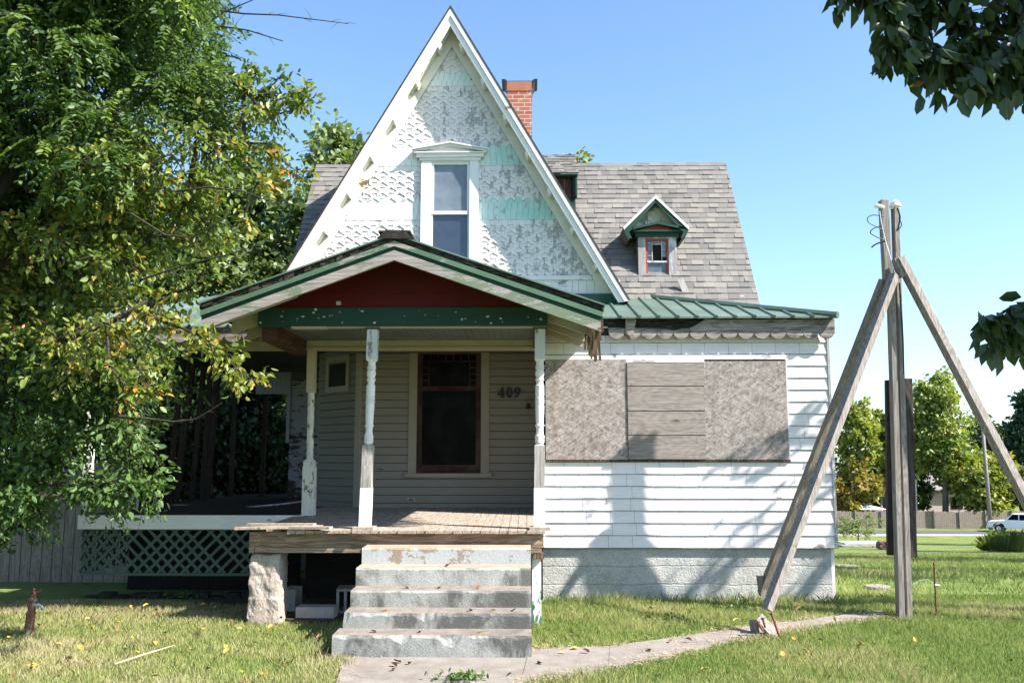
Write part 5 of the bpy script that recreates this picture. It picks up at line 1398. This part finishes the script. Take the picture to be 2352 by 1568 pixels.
# shade trees standing outside the right edge
GS = 'yard trees casting shade on the right of the lawn'
def yard_tree(label, x, y, h, rx, nc, sd_, mm='mid', leaf=.13, low=.3):
    g = gz(x, y); cz = g+h*(1+low)/2; rz = h*(1-low)/2
    cs_ = ell_centers((x, y, cz), rx, rx, rz, nc, sd_, .2)
    tree('yard_tree', label, [(x, y, g-.1), (x+.05, y, g+h*.2), (x, y, g+h*.4), (x, y, g+h*.6)], h*.017, cs_, [rx*.28]*nc, LM[mm], 'simple', 8, 8, (leaf*.8, leaf*1.2), .3, GS, wide=1.3, spread=.08)
yard_tree('open-crowned tree nearest the wing, outside the right edge', 7.35, 9.15, 6.0, 1.1, 9, 51, leaf=.10, low=.5)
yard_tree('large tree on the lawn right of the pole, outside the frame', 11.6, 12.4, 8.5, 2.1, 40, 52, leaf=.2)
yard_tree('large tree further back on the right lawn, outside the frame', 15.6, 19, 8.5, 2.5, 40, 53, leaf=.2)
yard_tree('tree at the far right of the back lawn, outside the frame', 22, 28, 10, 3.2, 40, 54, leaf=.25)
yard_tree('tall tree by the street, outside the right edge', 32, 44, 12, 4.2, 44, 55, leaf=.3)
yard_tree('street tree close to the parked pickup, outside the right edge', 55, 64, 13, 5, 44, 56, leaf=.4)

yard_tree('unseen tree added behind the camera to the right, blocking sky light from the porch', 7.5, -9, 11, 3.6, 46, 57, leaf=.25)  # added out of view to cut the sky light reaching the porch
yard_tree('unseen tree added behind the camera to the left, blocking sky light from the porch', -6, -10, 11, 3.8, 46, 58, leaf=.25)  # second added tree, also out of view, dimming the porch
# shrubs on the right
def bush(name, label, u, v0, half, hpx, mm, nc, leaf, seed, cat='bush', group=None):
    g = G(u, v0); Y = g.y; sc_ = Y/F
    rx = half*sc_; h = hpx*sc_
    cs_ = ell_centers((g.x, Y, g.z+h*.5), rx*.85, rx*.6, h*.42, nc, seed, .1)
    return tree(name, label, [(g.x, Y, g.z-.05), (g.x, Y, g.z+h*.2), (g.x, Y, g.z+h*.4)], .03, cs_, [min(rx, h)*.3]*nc, LM[mm], 'simple', 8, 8, (leaf*.7, leaf*1.2), 0., group, twig=.004, wide=.9, spread=.03, cat=cat)
bush('shrub', 'weedy green shrub behind the house corner', 1972, 1246, 62, 70, 'shrub', 26, .12, 61)
# ornamental grass clump
def clump(label, u, v, half, hpx, n, seed):
    g = G(u, v); sc_ = g.y/F; R = half*sc_; h = hpx*sc_; r = np.random.default_rng(seed)
    a = r.uniform(0, 2*pi, n); t = r.uniform(0, 1, n)**.7*R*.95; B = np.stack([g.x+np.cos(a)*t, g.y+np.sin(a)*t*.6, np.full(n, g.z)], 1)
    hh_ = h*r.uniform(.5,1.05,n)*(1.05-.6*(t/R)**2); o = np.stack([np.cos(a)*R*.35*r.uniform(-.4,1.5,n), np.sin(a)*R*.25, hh_], 1)
    mid = B+o*np.array([.35,.35,.7]); s = np.stack([np.cos(a+1.6), np.sin(a+1.6), 0*a], 1)*.006
    P_ = np.stack([B-s, B+s, mid+s, B+o, mid-s], 1)
    o_ = np_mesh('grass_clump', P_, [(0,1,2,3,4)], r.uniform(0,.7,n), LM['shrub'], None, tuple(g))
    return tag(o_, label, 'grass clump')
clump('tall clump of unmown grass in front of the pickup', 2318, 1266, 62, 50, 1500, 3)
clump('small clump of weeds among the far lawn', 2075, 1232, 16, 14, 300, 4)

# small weeds by the foundation
def weed(label, u, v, R, h, n, seed, Y=None, mat=None, group=None):
    g = G(u, v); r = np.random.default_rng(seed)
    P0 = np.stack([g.x+r.normal(0, R, n), g.y+r.normal(0, R*.6, n), r.uniform(.01, h, n)], 1)
    A = r.normal(0, 1, (n,3))+np.array([0,0,.4]); Pq = leaves_from(P0-np.array(g), A, r.uniform(.03,.06,n), 1.1, .7)
    st_ = np.zeros((n,3,3)); st_[:,0,0] = -.002; st_[:,1,0] = .002; st_[:,2] = Pq[:,0]+np.array([0,.001,.001]); Pq = np.concatenate([Pq, st_], 1)
    o = np_mesh('weed', Pq, OVF+[(6,7,8,0)], r.uniform(.2,.9,n), mat or LM['low'], None, None); 
    # shift to its base
    o.location = g; 
    return tag(o, label, 'weed', group)
weed('small ivy weed climbing the foundation by the steps', 1290, 1368, .10, .17, 45, 1)
weed('broadleaf weed in the lawn before the wing', 1535, 1425, .13, .05, 60, 2)
weed('leafy weed at the bottom edge of the lawn beside the path', 1060, 1566, .10, .05, 90, 3)
weed('bright broadleaf weed near the lattice, closest to the pier', 430, 1372, .12, .05, 60, 4)
weed('green weed at the right end of the path', 1700, 1400, .12, .05, 50, 6)

# ------------------------------------------------------------------ tripod-braced timber pole
PY = 9.6
PO = thing('timber_pole', 'tall service pole of paired weathered timbers propped by slanting braces beside the wing', 'pole', tuple(G(2075,1412)))
def seg(name, mat, pts, w, d, parent=PO, bev=.003):
    mb = MB()
    for a, b in zip(pts, pts[1:]): mb.bar(a, b, w, d, (0,1,0))
    return mb.build(name, mat, parent, bevel=bev)
def PW(u, v): return W(u, v, PY)
b1, t1_ = PW(2066, 1412), PW(2033, 458); b2, t2_ = PW(2083, 1410), PW(2054, 462)
seg('pole_timber', mt['pole'], [b1-Vector((0,0,.3)), PW(2045,640)], .058, .10); 
seg('pole_timber', mt['pole'], [PW(2043,645)+Vector((0,.05,0)), t1_+Vector((0,.05,0))], .085, .09)
seg('pole_timber', mt['pole'], [b2+Vector((.030,.06,-.3)), t2_+Vector((0.03,.06,0))], .055, .10)
seg('side_board', mt['poledark'], [W(2046,1274,PY+.11), W(2041,873,PY+.11)], .075, .05)
seg('side_board', mt['poledark'], [W(2095,1279,PY+.09), W(2084,869,PY+.09)], .09, .05)
seg('side_board', mt['gray_trim'], [W(2104,1175,PY+.08), W(2102,1100,PY+.08)], .02, .03)
ap = PW(2046, 640)
f1 = W(1762, 1404, 8.7); g1 = Vector((f1.x, f1.y, 0)); 
mb = MB(); A_, B_ = ap+Vector((-.0,-.10,.02)), f1+Vector((0,0,.02))
mb.bar(A_, B_, .080, .080, (.75,-1,.2)); mb.build('brace', mt['pole'], PO, bevel=.003)['label'] = 'sunlit brace slanting to the path, nearest the camera'
f2 = W(1749, 1362, 10.5)
mb = MB(); mb.bar(PW(2036,640)+Vector((0,.07,0)), f2, .080, .080, (.3,-1,.2)); mb.build('brace', mt['poledark2'] if 'poledark2' in mt else mt['fence'], PO, bevel=.003)['label'] = 'rear brace slanting to the foundation'
f3 = W(2420, 1270, 9.2)
mb = MB(); mb.bar(PW(2047,598)+Vector((.0,-.09,0)), PW(2066,640)+Vector((.0,-.09,0)), .05, .09, (0,1,0)); tt = PW(2050,596)+Vector((.03,-.09,0)); dd_ = (W(2352,1140,9.35)-tt); mb.bar(tt, tt+dd_*1.42, .085, .095, (.3,-1,0)); mb.build('brace', mt['pole'], PO, bevel=.003)['label'] = 'right brace running out of the frame'
# foot blocks, spikes
mb = MB(); mb.bar(g1+Vector((-.10,-.05,.17)), g1+Vector((.09,-.10,-.06)), .10, .045, (.6,-1,.3)); mb.build('foot_block', mt['pole'], PO, bevel=.003)
mb = MB(); mb.bar(g1+Vector((-.13,.02,.13)), g1+Vector((-.10,.03,-.05)), .04, .08, (.6,-1,.3)); mb.build('foot_block', mt['pole'], PO, bevel=.003)
mb = MB(); mb.bar(W(1746,1322,10.5), W(1752,1366,10.5), .07, .10, (0,1,0)); mb.build('foot_block', mt['fence'], PO, bevel=.003)
for a, b in (((1772,1408),(1792,1465)), ((1752,1420),(1758,1440)), ((1742,1430),(1752,1448))):
    mb = MB(); p = W(*a, 8.5); q = W(*b, 8.5); mb.tube([p, q], .011, 8); mb.tube([p+(p-q).normalized()*.008, p-(p-q).normalized()*.004], .02, 8); mb.build('spike', mt['rust'], PO)
# cap light, knob, cable
mb = MB(); c = PW(2061, 466)
pr2 = []
for i in range(9):
    t = i/8*pi/2; pr2.append((c.z-.03+.075*sin(t), .062*cos(t)+.001))
lathe(mb, c.x, c.y+.06, [(c.z-.06, .05), (c.z-.03, .062)]+pr2, n=16); mb.build('weather_head', mt['porcelain'], PO, smooth=True)
mb = MB(); c = PW(2019, 475); mb.tube([c+Vector((-.045,0,0)), c+Vector((-.02,0,.01)), c+Vector((.01,0,.005)), c+Vector((.05,0,-.01))], [.012,.024,.022,.02], 10); mb.build('insulator', mt['porcelain'], PO, smooth=True)
def cable(pts, r=.006, mat='black', name='cable'):
    P_ = [Vector(p) for p in pts]; out = []
    for i in range(len(P_)-1):
        p0 = P_[max(i-1,0)]; p1 = P_[i]; p2 = P_[i+1]; p3 = P_[min(i+2,len(P_)-1)]
        for k in range(5):
            t = k/5; out.append(.5*((2*p1)+(p2-p0)*t+(2*p0-5*p1+4*p2-p3)*t*t+(3*p1-p0-3*p2+p3)*t**3))
    out.append(P_[-1]); mb = MB(); mb.tube(out, r, 6); return mb.build(name, mt[mat], PO)
yk = PY-.07
cable([W(2030,498,yk), W(2008,494,yk), W(1993,500,yk), W(1996,512,yk), W(2012,520,yk), W(2030,530,yk)], .005)
cable([W(2027,518,yk), W(2008,524,yk), W(1999,534,yk), W(2012,543,yk), W(2032,552,yk)], .006)
cable([W(2033,554,yk), W(2018,558,yk), W(2008,563,yk), W(2002,568,yk)], .009)
cable([W(2061,478,yk), W(2067,498,yk), W(2064,520,yk), W(2060,530,yk)], .009)
cable([W(2064,500,yk), W(2071,515,yk), W(2066,525,yk), W(2058,530,yk)], .005)
cable([W(2020,485,yk), W(2026,520,yk), W(2034,555,yk), W(2046,595,yk-.03), W(2060,645,yk-.06)], .006, 'metal')
cable([W(2066,650,yk), W(2070,720,yk), W(2074,780,yk), W(2076,860,yk)], .008)

# ------------------------------------------------------------------ small things
p = G(2151, 1410); t = W(2145, 1290, p.y)
ms_ = thing('metal_stake', 'thin rusty metal stake standing in the lawn right of the pole', 'stake', tuple(p))
mb = MB(); mb.tube([p-Vector((0,0,.1)), t], .011, 8); mb.build('rod', mt['rust'], ms_)
mb = MB(); c = W(2151,1342,p.y); mb.tube([c-Vector((.02,0,0)), c+Vector((.03,0,-.01))], .014, 8); mb.tube([c, W(2130,1330,p.y), W(2112,1332,p.y), W(2100,1340,p.y)], .004, 5); mb.build('clamp', mt['metal'], ms_)
# yard hydrant
hp = G(65, 1458)
HY = thing('yard_hydrant', 'short rusty standpipe tap with a cross handle in the left lawn', 'tap', tuple(hp))
hx, hy = hp.x, hp.y
mb = MB(); lathe(mb, hx, hy, [(-.1,.042),(.02,.042),(.14,.040),(.185,.040),(.19,.046),(.205,.046),(.21,.036),(.29,.030),(.30,.034),(.31,.045),(.325,.045),(.335,.034),(.35,.022),(.372,.016),(.395,.014),(.396,.001)], n=16, lean=(.06,0)); mb.build('body', mt['hyd'], HY, smooth=True)
mb = MB(); tz_ = .385; cx_ = hx+.022
for a in range(4):
    d = Vector((cos(a*pi/2+.5), sin(a*pi/2+.5), .25)); mb.tube([Vector((cx_,hy,tz_)), Vector((cx_,hy,tz_))+d*.045, Vector((cx_,hy,tz_))+d*.062+Vector((0,0,.01))], [.008,.009,.014], 8)
mb.build('handle', mt['rust'], HY, smooth=True)
mb = MB(); z_ = .275; mb.tube([(hx+.03,hy-.01,z_),(hx+.08,hy-.015,z_+.006),(hx+.115,hy-.02,z_),(hx+.135,hy-.022,z_-.035)], [.016,.015,.016,.02], 10); mb.build('spout', mt['metal'], HY, smooth=True)
# hanging bell
q = W(1213, 932, 11.93)
BE = thing('hanging_bell', 'small dark bell hanging on the porch wall below the house number', 'bell', tuple(q))
mb = MB(); lathe(mb, q.x, q.y, [(q.z-.035,.042),(q.z-.03,.036),(q.z,.024),(q.z+.03,.016),(q.z+.038,.003)], n=14); mb.build('bell_body', flat('dark_bronze', (.10,.035,.025), .5, .3, 20, .3), BE, smooth=True)
mb = MB(); mb.tube([(q.x,q.y,q.z+.035),(q.x-.03,q.y,q.z+.09),(q.x+.03,q.y,q.z+.12),(q.x+.09,11.98,q.z+.11)], .003, 5); mb.tube([(q.x,q.y,q.z),(q.x+.005,q.y,q.z-.12)], .0025, 5); mb.build('cord', mt['rust'], BE)
# cinder blocks under the porch
def cblock(label, u, v, Y, w_=.39, d_=.19, h_=.10, rz_=0, hollow=False):
    b = W(u, v, Y); o0 = Vector((b.x, Y, 0)); mb = MB()
    def R_(x, y, z): return (o0.x+x*cos(rz_)-y*sin(rz_), o0.y+x*sin(rz_)+y*cos(rz_), z)
    tmp = MB()
    if hollow:
        t = .03
        for a, b_, c_, d in ((0,w_,0,t),(0,w_,h_-t,h_),(0,t,t,h_-t),(w_-t,w_,t,h_-t),(w_/2-t/2,w_/2+t/2,t,h_-t)): tmp.box(a, b_, 0, d_, c_, d)
    else: tmp.box(0, w_, 0, d_, 0, h_)
    tmp.v = [R_(*p_) for p_ in tmp.v]
    o = tmp.build('concrete_block', mt['block'], None, origin=tuple(o0), bevel=.004)
    return tag(o, label, 'block', 'loose concrete blocks under the porch')
cblock('pale concrete block lying flat between pier and steps, half in sun', 679, 1391, 9.45, .40, .2, .12, -.03)
cblock('hollow concrete block on end beside the left of the steps', 772, 1388, 9.75, .19, .3, .26, .1, True)
cblock('shaded concrete block just behind the rough pier', 648, 1385, 9.85, .14, .3, .24)
# left board fence
FE = thing('board_fence', 'weathered board fence in shade at the far left behind the tree', 'fence', (-7.2, 12.4, gz(0,12.4)))
mb = MB(); x = -11.0
while x < -5.45:
    mb.box(x, x+.135, 12.4, 12.42, -.25, 1.55+random.uniform(-.02,.02)); x += .145
mb.build('boards', mt['fence'], FE)
mb = MB(); mb.box(-11, -5.5, 12.421, 12.46, .25, .33); mb.box(-11, -5.5, 12.421, 12.46, 1.15, 1.23); mb.build('rail', mt['fence'], FE)
# far fence
FF = thing('far_fence', 'long gray board fence across the street beyond the lawn', 'fence', (45, 92, -5.4))
mb = MB(); x = 20.0
while x < 75:
    if random.random() > .01: mb.box(x, x+.19, 92, 92.04, -5.6, -5.4+1.68+random.uniform(-.05,.05)+.06*sin(x*.7))
    x += .205
mb.build('boards', mt['fence'], FF)
x = 20.
while x < 75: mb = MB(); mb.box(x, x+.12, 91.88, 91.99, -5.6, -3.6); mb.build('post', mt['fence'], FF); x += 2.6
# utility pole beyond
a = W(2276,1212,90); b = W(2254,948,90)
tag((lambda mb: (mb.tube([a-Vector((0,0,.3)), b], [.20,.15], 10), mb.tube([b+Vector((0,0,-.3)), b+Vector((.25,0,.12))], .05, 6), mb)[2])(MB()).build('utility_pole', mt['pole'], None, origin=tuple(a), smooth=True), 'thin gray utility pole by the far fence left of the pickup', 'pole')
# background house and canopy
BH = thing('background_house', 'dark-roofed house mostly hidden by trees beyond the far fence', 'house', (48, 112, -5.4))
mb = MB(); mb.box(39, 58, 112, 122, -5.6, -2.2); mb.build('wall', flat('mauve_siding', (.42,.33,.33), .8, .1), BH)
mb = MB(); mb.add([(38,111.2,-2.3),(59,111.2,-2.3),(59,117,1.0),(38,117,1.0),(59,122.8,-2.3),(38,122.8,-2.3)], [(0,1,2,3),(3,2,4,5),(0,3,5),(1,4,2),(0,5,4,1)]); mb.build('roof', flat('gray_roof', (.22,.20,.21), .9, .2, 1), BH)
for x in (42, 47, 52): mb = MB(); mb.box(x, x+1.4, 111.93, 111.99, -4.6, -3.2); mb.build('window', mt['glass_dk'], BH)
c = W(1992, 1172, 94)
CA = thing('canopy', 'white peaked canopy top showing above the far fence', 'canopy', (c.x, 94, -5.4))
mb = MB(); z0_ = W(1992,1168,94).z; z1_ = W(1992,1157,94).z
mb.add([(c.x-1.6,92.6,z0_),(c.x+1.6,92.6,z0_),(c.x+1.6,95.4,z0_),(c.x-1.6,95.4,z0_),(c.x,94,z1_)], [(0,1,4),(1,2,4),(2,3,4),(3,0,4),(0,3,2,1)]); mb.build('canopy_top', mt['porcelain'], CA)
mb = MB()
for sx in (-1.55, 1.55):
    for sy in (92.65, 95.35): mb.tube([(c.x+sx, sy, -5.4), (c.x+sx, sy, z0_)], .04, 6)
mb.build('legs', mt['metal'], CA)
# debris by the house corner
g = G(1985, 1256)
mb = MB(); 
for k in range(5): x = g.x-1.0+k*.42; mb.box(x, x+.4, g.y-.3+random.uniform(-.1,.1), g.y+.25, g.z-.05, g.z+.06+.04*random.random())
tag(mb.build('paving_slab', mt['path'], None, origin=tuple(g), bevel=.01), 'row of tilted gray slabs lying behind the house corner', 'slabs')
g = G(2000, 1249); mb = MB(); mb.box(g.x-1.3, g.x+1.1, g.y, g.y+1.3, g.z-.02, g.z+.05)
tag(mb.build('green_board', flat('pale_green_board', (.36,.52,.42), .7, .1), None, origin=tuple(g)), 'pale green board lying flat behind the gray slabs', 'board')
g = G(2029, 1260); mb = MB(); rough(mb, g.x-.2, g.x+.22, g.y-.15, g.y+.2, g.z, g.z+.28, .06, 6, seed=9, round_=.2)
tag(mb.build('rubble_pile', flat('brown_debris', (.16,.085,.06), .9, .5, 12), None, origin=tuple(g)), 'small reddish brown debris pile beside the pole', 'debris')
for k, (u, v, w_, lb) in enumerate(((1948,1302,.36,'flat stepping stone nearest the house corner'), (2016,1350,.26,'small pale stone in the grass left of the pole'), (1935,1282,.30,'far stepping stone behind the house corner'))):
    g = G(u, v); mb = MB(); n = 9; w_ *= .7
    pts = [(g.x+cos(t)*w_*random.uniform(.8,1.1), g.y+sin(t)*w_*random.uniform(.8,1.1)) for t in np.linspace(0, 2*pi, n+1)[:-1]]
    mb.add([(x, y, g.z+.03) for x, y in pts]+[(x, y, g.z-.05) for x, y in pts], [tuple(range(n)), tuple(range(2*n-1, n-1, -1))]+[(i, i+n, (i+1)%n+n, (i+1)%n) for i in range(n)])
    tag(mb.build('stepping_stone', mt['path'], None, origin=tuple(g)), lb, 'stone')

# pickup
def truck():
    g = G(2322, 1221); Y = 86.5; c = W(2340, 1200, Y); base = Vector((c.x+.3, Y, -5.38)); rz_ = radians(-38)   # nose points away to the left
    T = thing('pickup_truck', 'white pickup truck parked on the street at the right edge', 'truck', tuple(base))
    T.rotation_euler = (0, 0, 0)
    def X(p): x, y, z = p; return (base.x+x*cos(rz_)-y*sin(rz_), base.y+x*sin(rz_)+y*cos(rz_), base.z+z)
    def mk(name, f, mat, par=T, **k):
        m_ = MB(); f(m_); m_.v = [X(p) for p in m_.v]; return m_.build(name, mat, par, **k)
    white = flat('white_car_paint', (.82,.83,.85), .25, .02, 2, 0, .6)
    # along x: nose at -2.8, tail at 2.7; y: -.95..+.95
    side = [(-2.75,.45),(-2.8,.75),(-2.7,1.02),(-1.35,1.12),(-.75,1.13),(2.65,1.13),(2.7,.9),(2.7,.5),(2.3,.45),(2.2,.75),(1.95,.9),(1.6,.9),(1.35,.75),(1.25,.42),(-1.3,.42),(-1.4,.75),(-1.65,.9),(-2.0,.9),(-2.25,.75),(-2.35,.45)]
    mk('body', lambda m_: m_.prism(side, -.95, .95), white, bevel=.03)
    mk('cab', lambda m_: m_.loft([(-1.35,-.9,1.12),(1.0,-.9,1.12),(1.0,.9,1.12),(-1.35,.9,1.12)], [(-.65,-.72,1.78),(.8,-.72,1.78),(.8,.72,1.78),(-.65,.72,1.78)]), white, bevel=.04)
    mk('side_window', lambda m_: [m_.add([(-1.05,s*.88,1.2),(-.15,s*.88,1.2),(-.15,s*.74,1.7),(-.62,s*.74,1.7),(-1.05,s*.905,1.2),(-.15,s*.905,1.2),(-.15,s*.765,1.7),(-.62,s*.765,1.7)], [(0,1,2,3),(7,6,5,4),(0,4,5,1),(1,5,6,2),(2,6,7,3),(3,7,4,0)]) for s in (-1,1)]+[m_.add([(-.05,s*.88,1.2),(.85,s*.88,1.2),(.75,s*.74,1.7),(-.05,s*.74,1.7),(-.05,s*.905,1.2),(.85,s*.905,1.2),(.75,s*.765,1.7),(-.05,s*.765,1.7)], [(0,1,2,3),(7,6,5,4),(0,4,5,1),(1,5,6,2),(2,6,7,3),(3,7,4,0)]) for s in (-1,1)], mt['glass_dk'])
    mk('rear_window', lambda m_: m_.add([(1.0,-.7,1.2),(1.0,.7,1.2),(.84,.6,1.7),(.84,-.6,1.7),(1.02,-.7,1.2),(1.02,.7,1.2),(.86,.6,1.7),(.86,-.6,1.7)], [(0,1,2,3),(7,6,5,4),(0,4,5,1),(1,5,6,2),(2,6,7,3),(3,7,4,0)]), mt['glass_dk'])
    mk('bed_interior', lambda m_: m_.box(1.05, 2.6, -.85, .85, 1.132, 1.14), mt['black'])
    red = flat('tail_lamp_red', (.5,.01,.01), .3, .1)
    for s in (-1, 1): mk('tail_light', lambda m_: m_.box(2.69, 2.73, s*.93-.1*(s > 0), s*.93+.1*(s < 0), .75, 1.08), red)
    mk('bumper', lambda m_: m_.box(2.7, 2.82, -.9, .9, .45, .65), mt['metal'])
    for x in (-1.83, 1.78):
        for s in (-1, 1):
            wo = mk('wheel', lambda m_: m_.tube([(x, s*.72, .37), (x, s*.96, .37)], .37, 18), mt['black'])
            mk('rim', lambda m_: m_.tube([(x, s*.955, .37), (x, s*.975, .37)], .21, 14), mt['metal'], wo)
truck()

# dark box of shade tree debris: fallen leaves
def leafobj(mesh, name, x, y, z, label, group):
    o = bpy.data.objects.new(name, mesh); COL.objects.link(o); o.location = (x, y, z); o.rotation_euler = (random.uniform(-.5,.5), random.uniform(-.5,.5), random.uniform(0, 6.3))
    s = random.uniform(.8, 1.35); o.scale = (s, s, s); return tag(o, label, 'leaf', group)
lmeshes = {}
for nm, col in (('brown', (.22,.10,.05)), ('yellow', (.50,.32,.06)), ('dark', (.06,.03,.02))):
    me = bpy.data.meshes.new('leaf_'+nm)
    me.from_pydata([(-.03,0,.004),(-.012,-.016,.012),(.014,-.014,.010),(.034,0,.0),(.014,.014,.014),(-.012,.017,.008),(0,0,.001)], [], [(0,1,6),(1,2,6),(2,3,6),(3,4,6),(4,5,6),(5,0,6)])
    me.materials.append(flat('fallen_leaf_'+nm, col, .7, .3, 40)); me.update(); lmeshes[nm] = me
for (u, v, c_) in ((905,1534,'dark'),(912,1526,'dark'),(940,1530,'dark'),(1168,1478,'brown'),(1055,1556,'dark'),(1320,1496,'yellow'),(1290,1505,'yellow'),(1240,1530,'dark'),(905,1545,'yellow'),(1490,1500,'dark')):
    g = G(u, v); leafobj(lmeshes[c_], 'fallen_leaf', g.x, g.y, .025, f'curled {c_} dead leaf lying on the concrete path', 'dead leaves on the path')
for (st, x) in ((2,-1.1),(2,-.8),(3,-1.25),(3,-.3),(3,-.5),(4,-.9),(4,-.4),(1,-.75),(3,-.12),(2,-.45),(4,-1.3)):
    c_ = random.choice(('brown','yellow','dark')); leafobj(lmeshes[c_], 'fallen_leaf', x, ys[st]+.12, ez[st]+.008, f'curled {c_} dead leaf lying on the {("top","second","third","fourth","bottom")[st]} stair tread', 'dead leaves on the steps')
r_ = random.Random(5)
for k in range(90):
    x = r_.uniform(-5, -1.8) if k < 68 else r_.uniform(.4, 4); y = r_.uniform(6.6, 10.0)
    c_ = r_.choice(('brown','yellow','yellow','brown','dark')); leafobj(lmeshes[c_], 'fallen_leaf', x, y, .035+r_.uniform(0,.02), f'small {c_} dead leaf in the grass of the {"left" if x < 0 else "right"} lawn{" near the porch" if y > 8.4 else ""}', 'dead leaves in the lawn')
# big crumpled leaf by the steps and fallen twig
g = G(795, 1488); o = leafobj(lmeshes['brown'], 'fallen_leaf', g.x, g.y, .05, 'large crumpled orange-brown leaf at the left foot of the steps', None); o.scale = (2.6,2.6,3.2)
tw = MB(); a, b, c = G(262,1540), G(330,1518), G(400,1495); up = Vector((0,0,.05)); tw.tube([a+up, b+up*1.1, c+up], [.006,.008,.004], 6); tw.tube([b+up, G(322,1500)+up*1.5], [.004,.002], 5)
tag(tw.build('twig', flat('dry_twig', (.42,.34,.24), .8, .2), None, origin=tuple(a)), 'pale dry forked twig on the left lawn', 'twig')
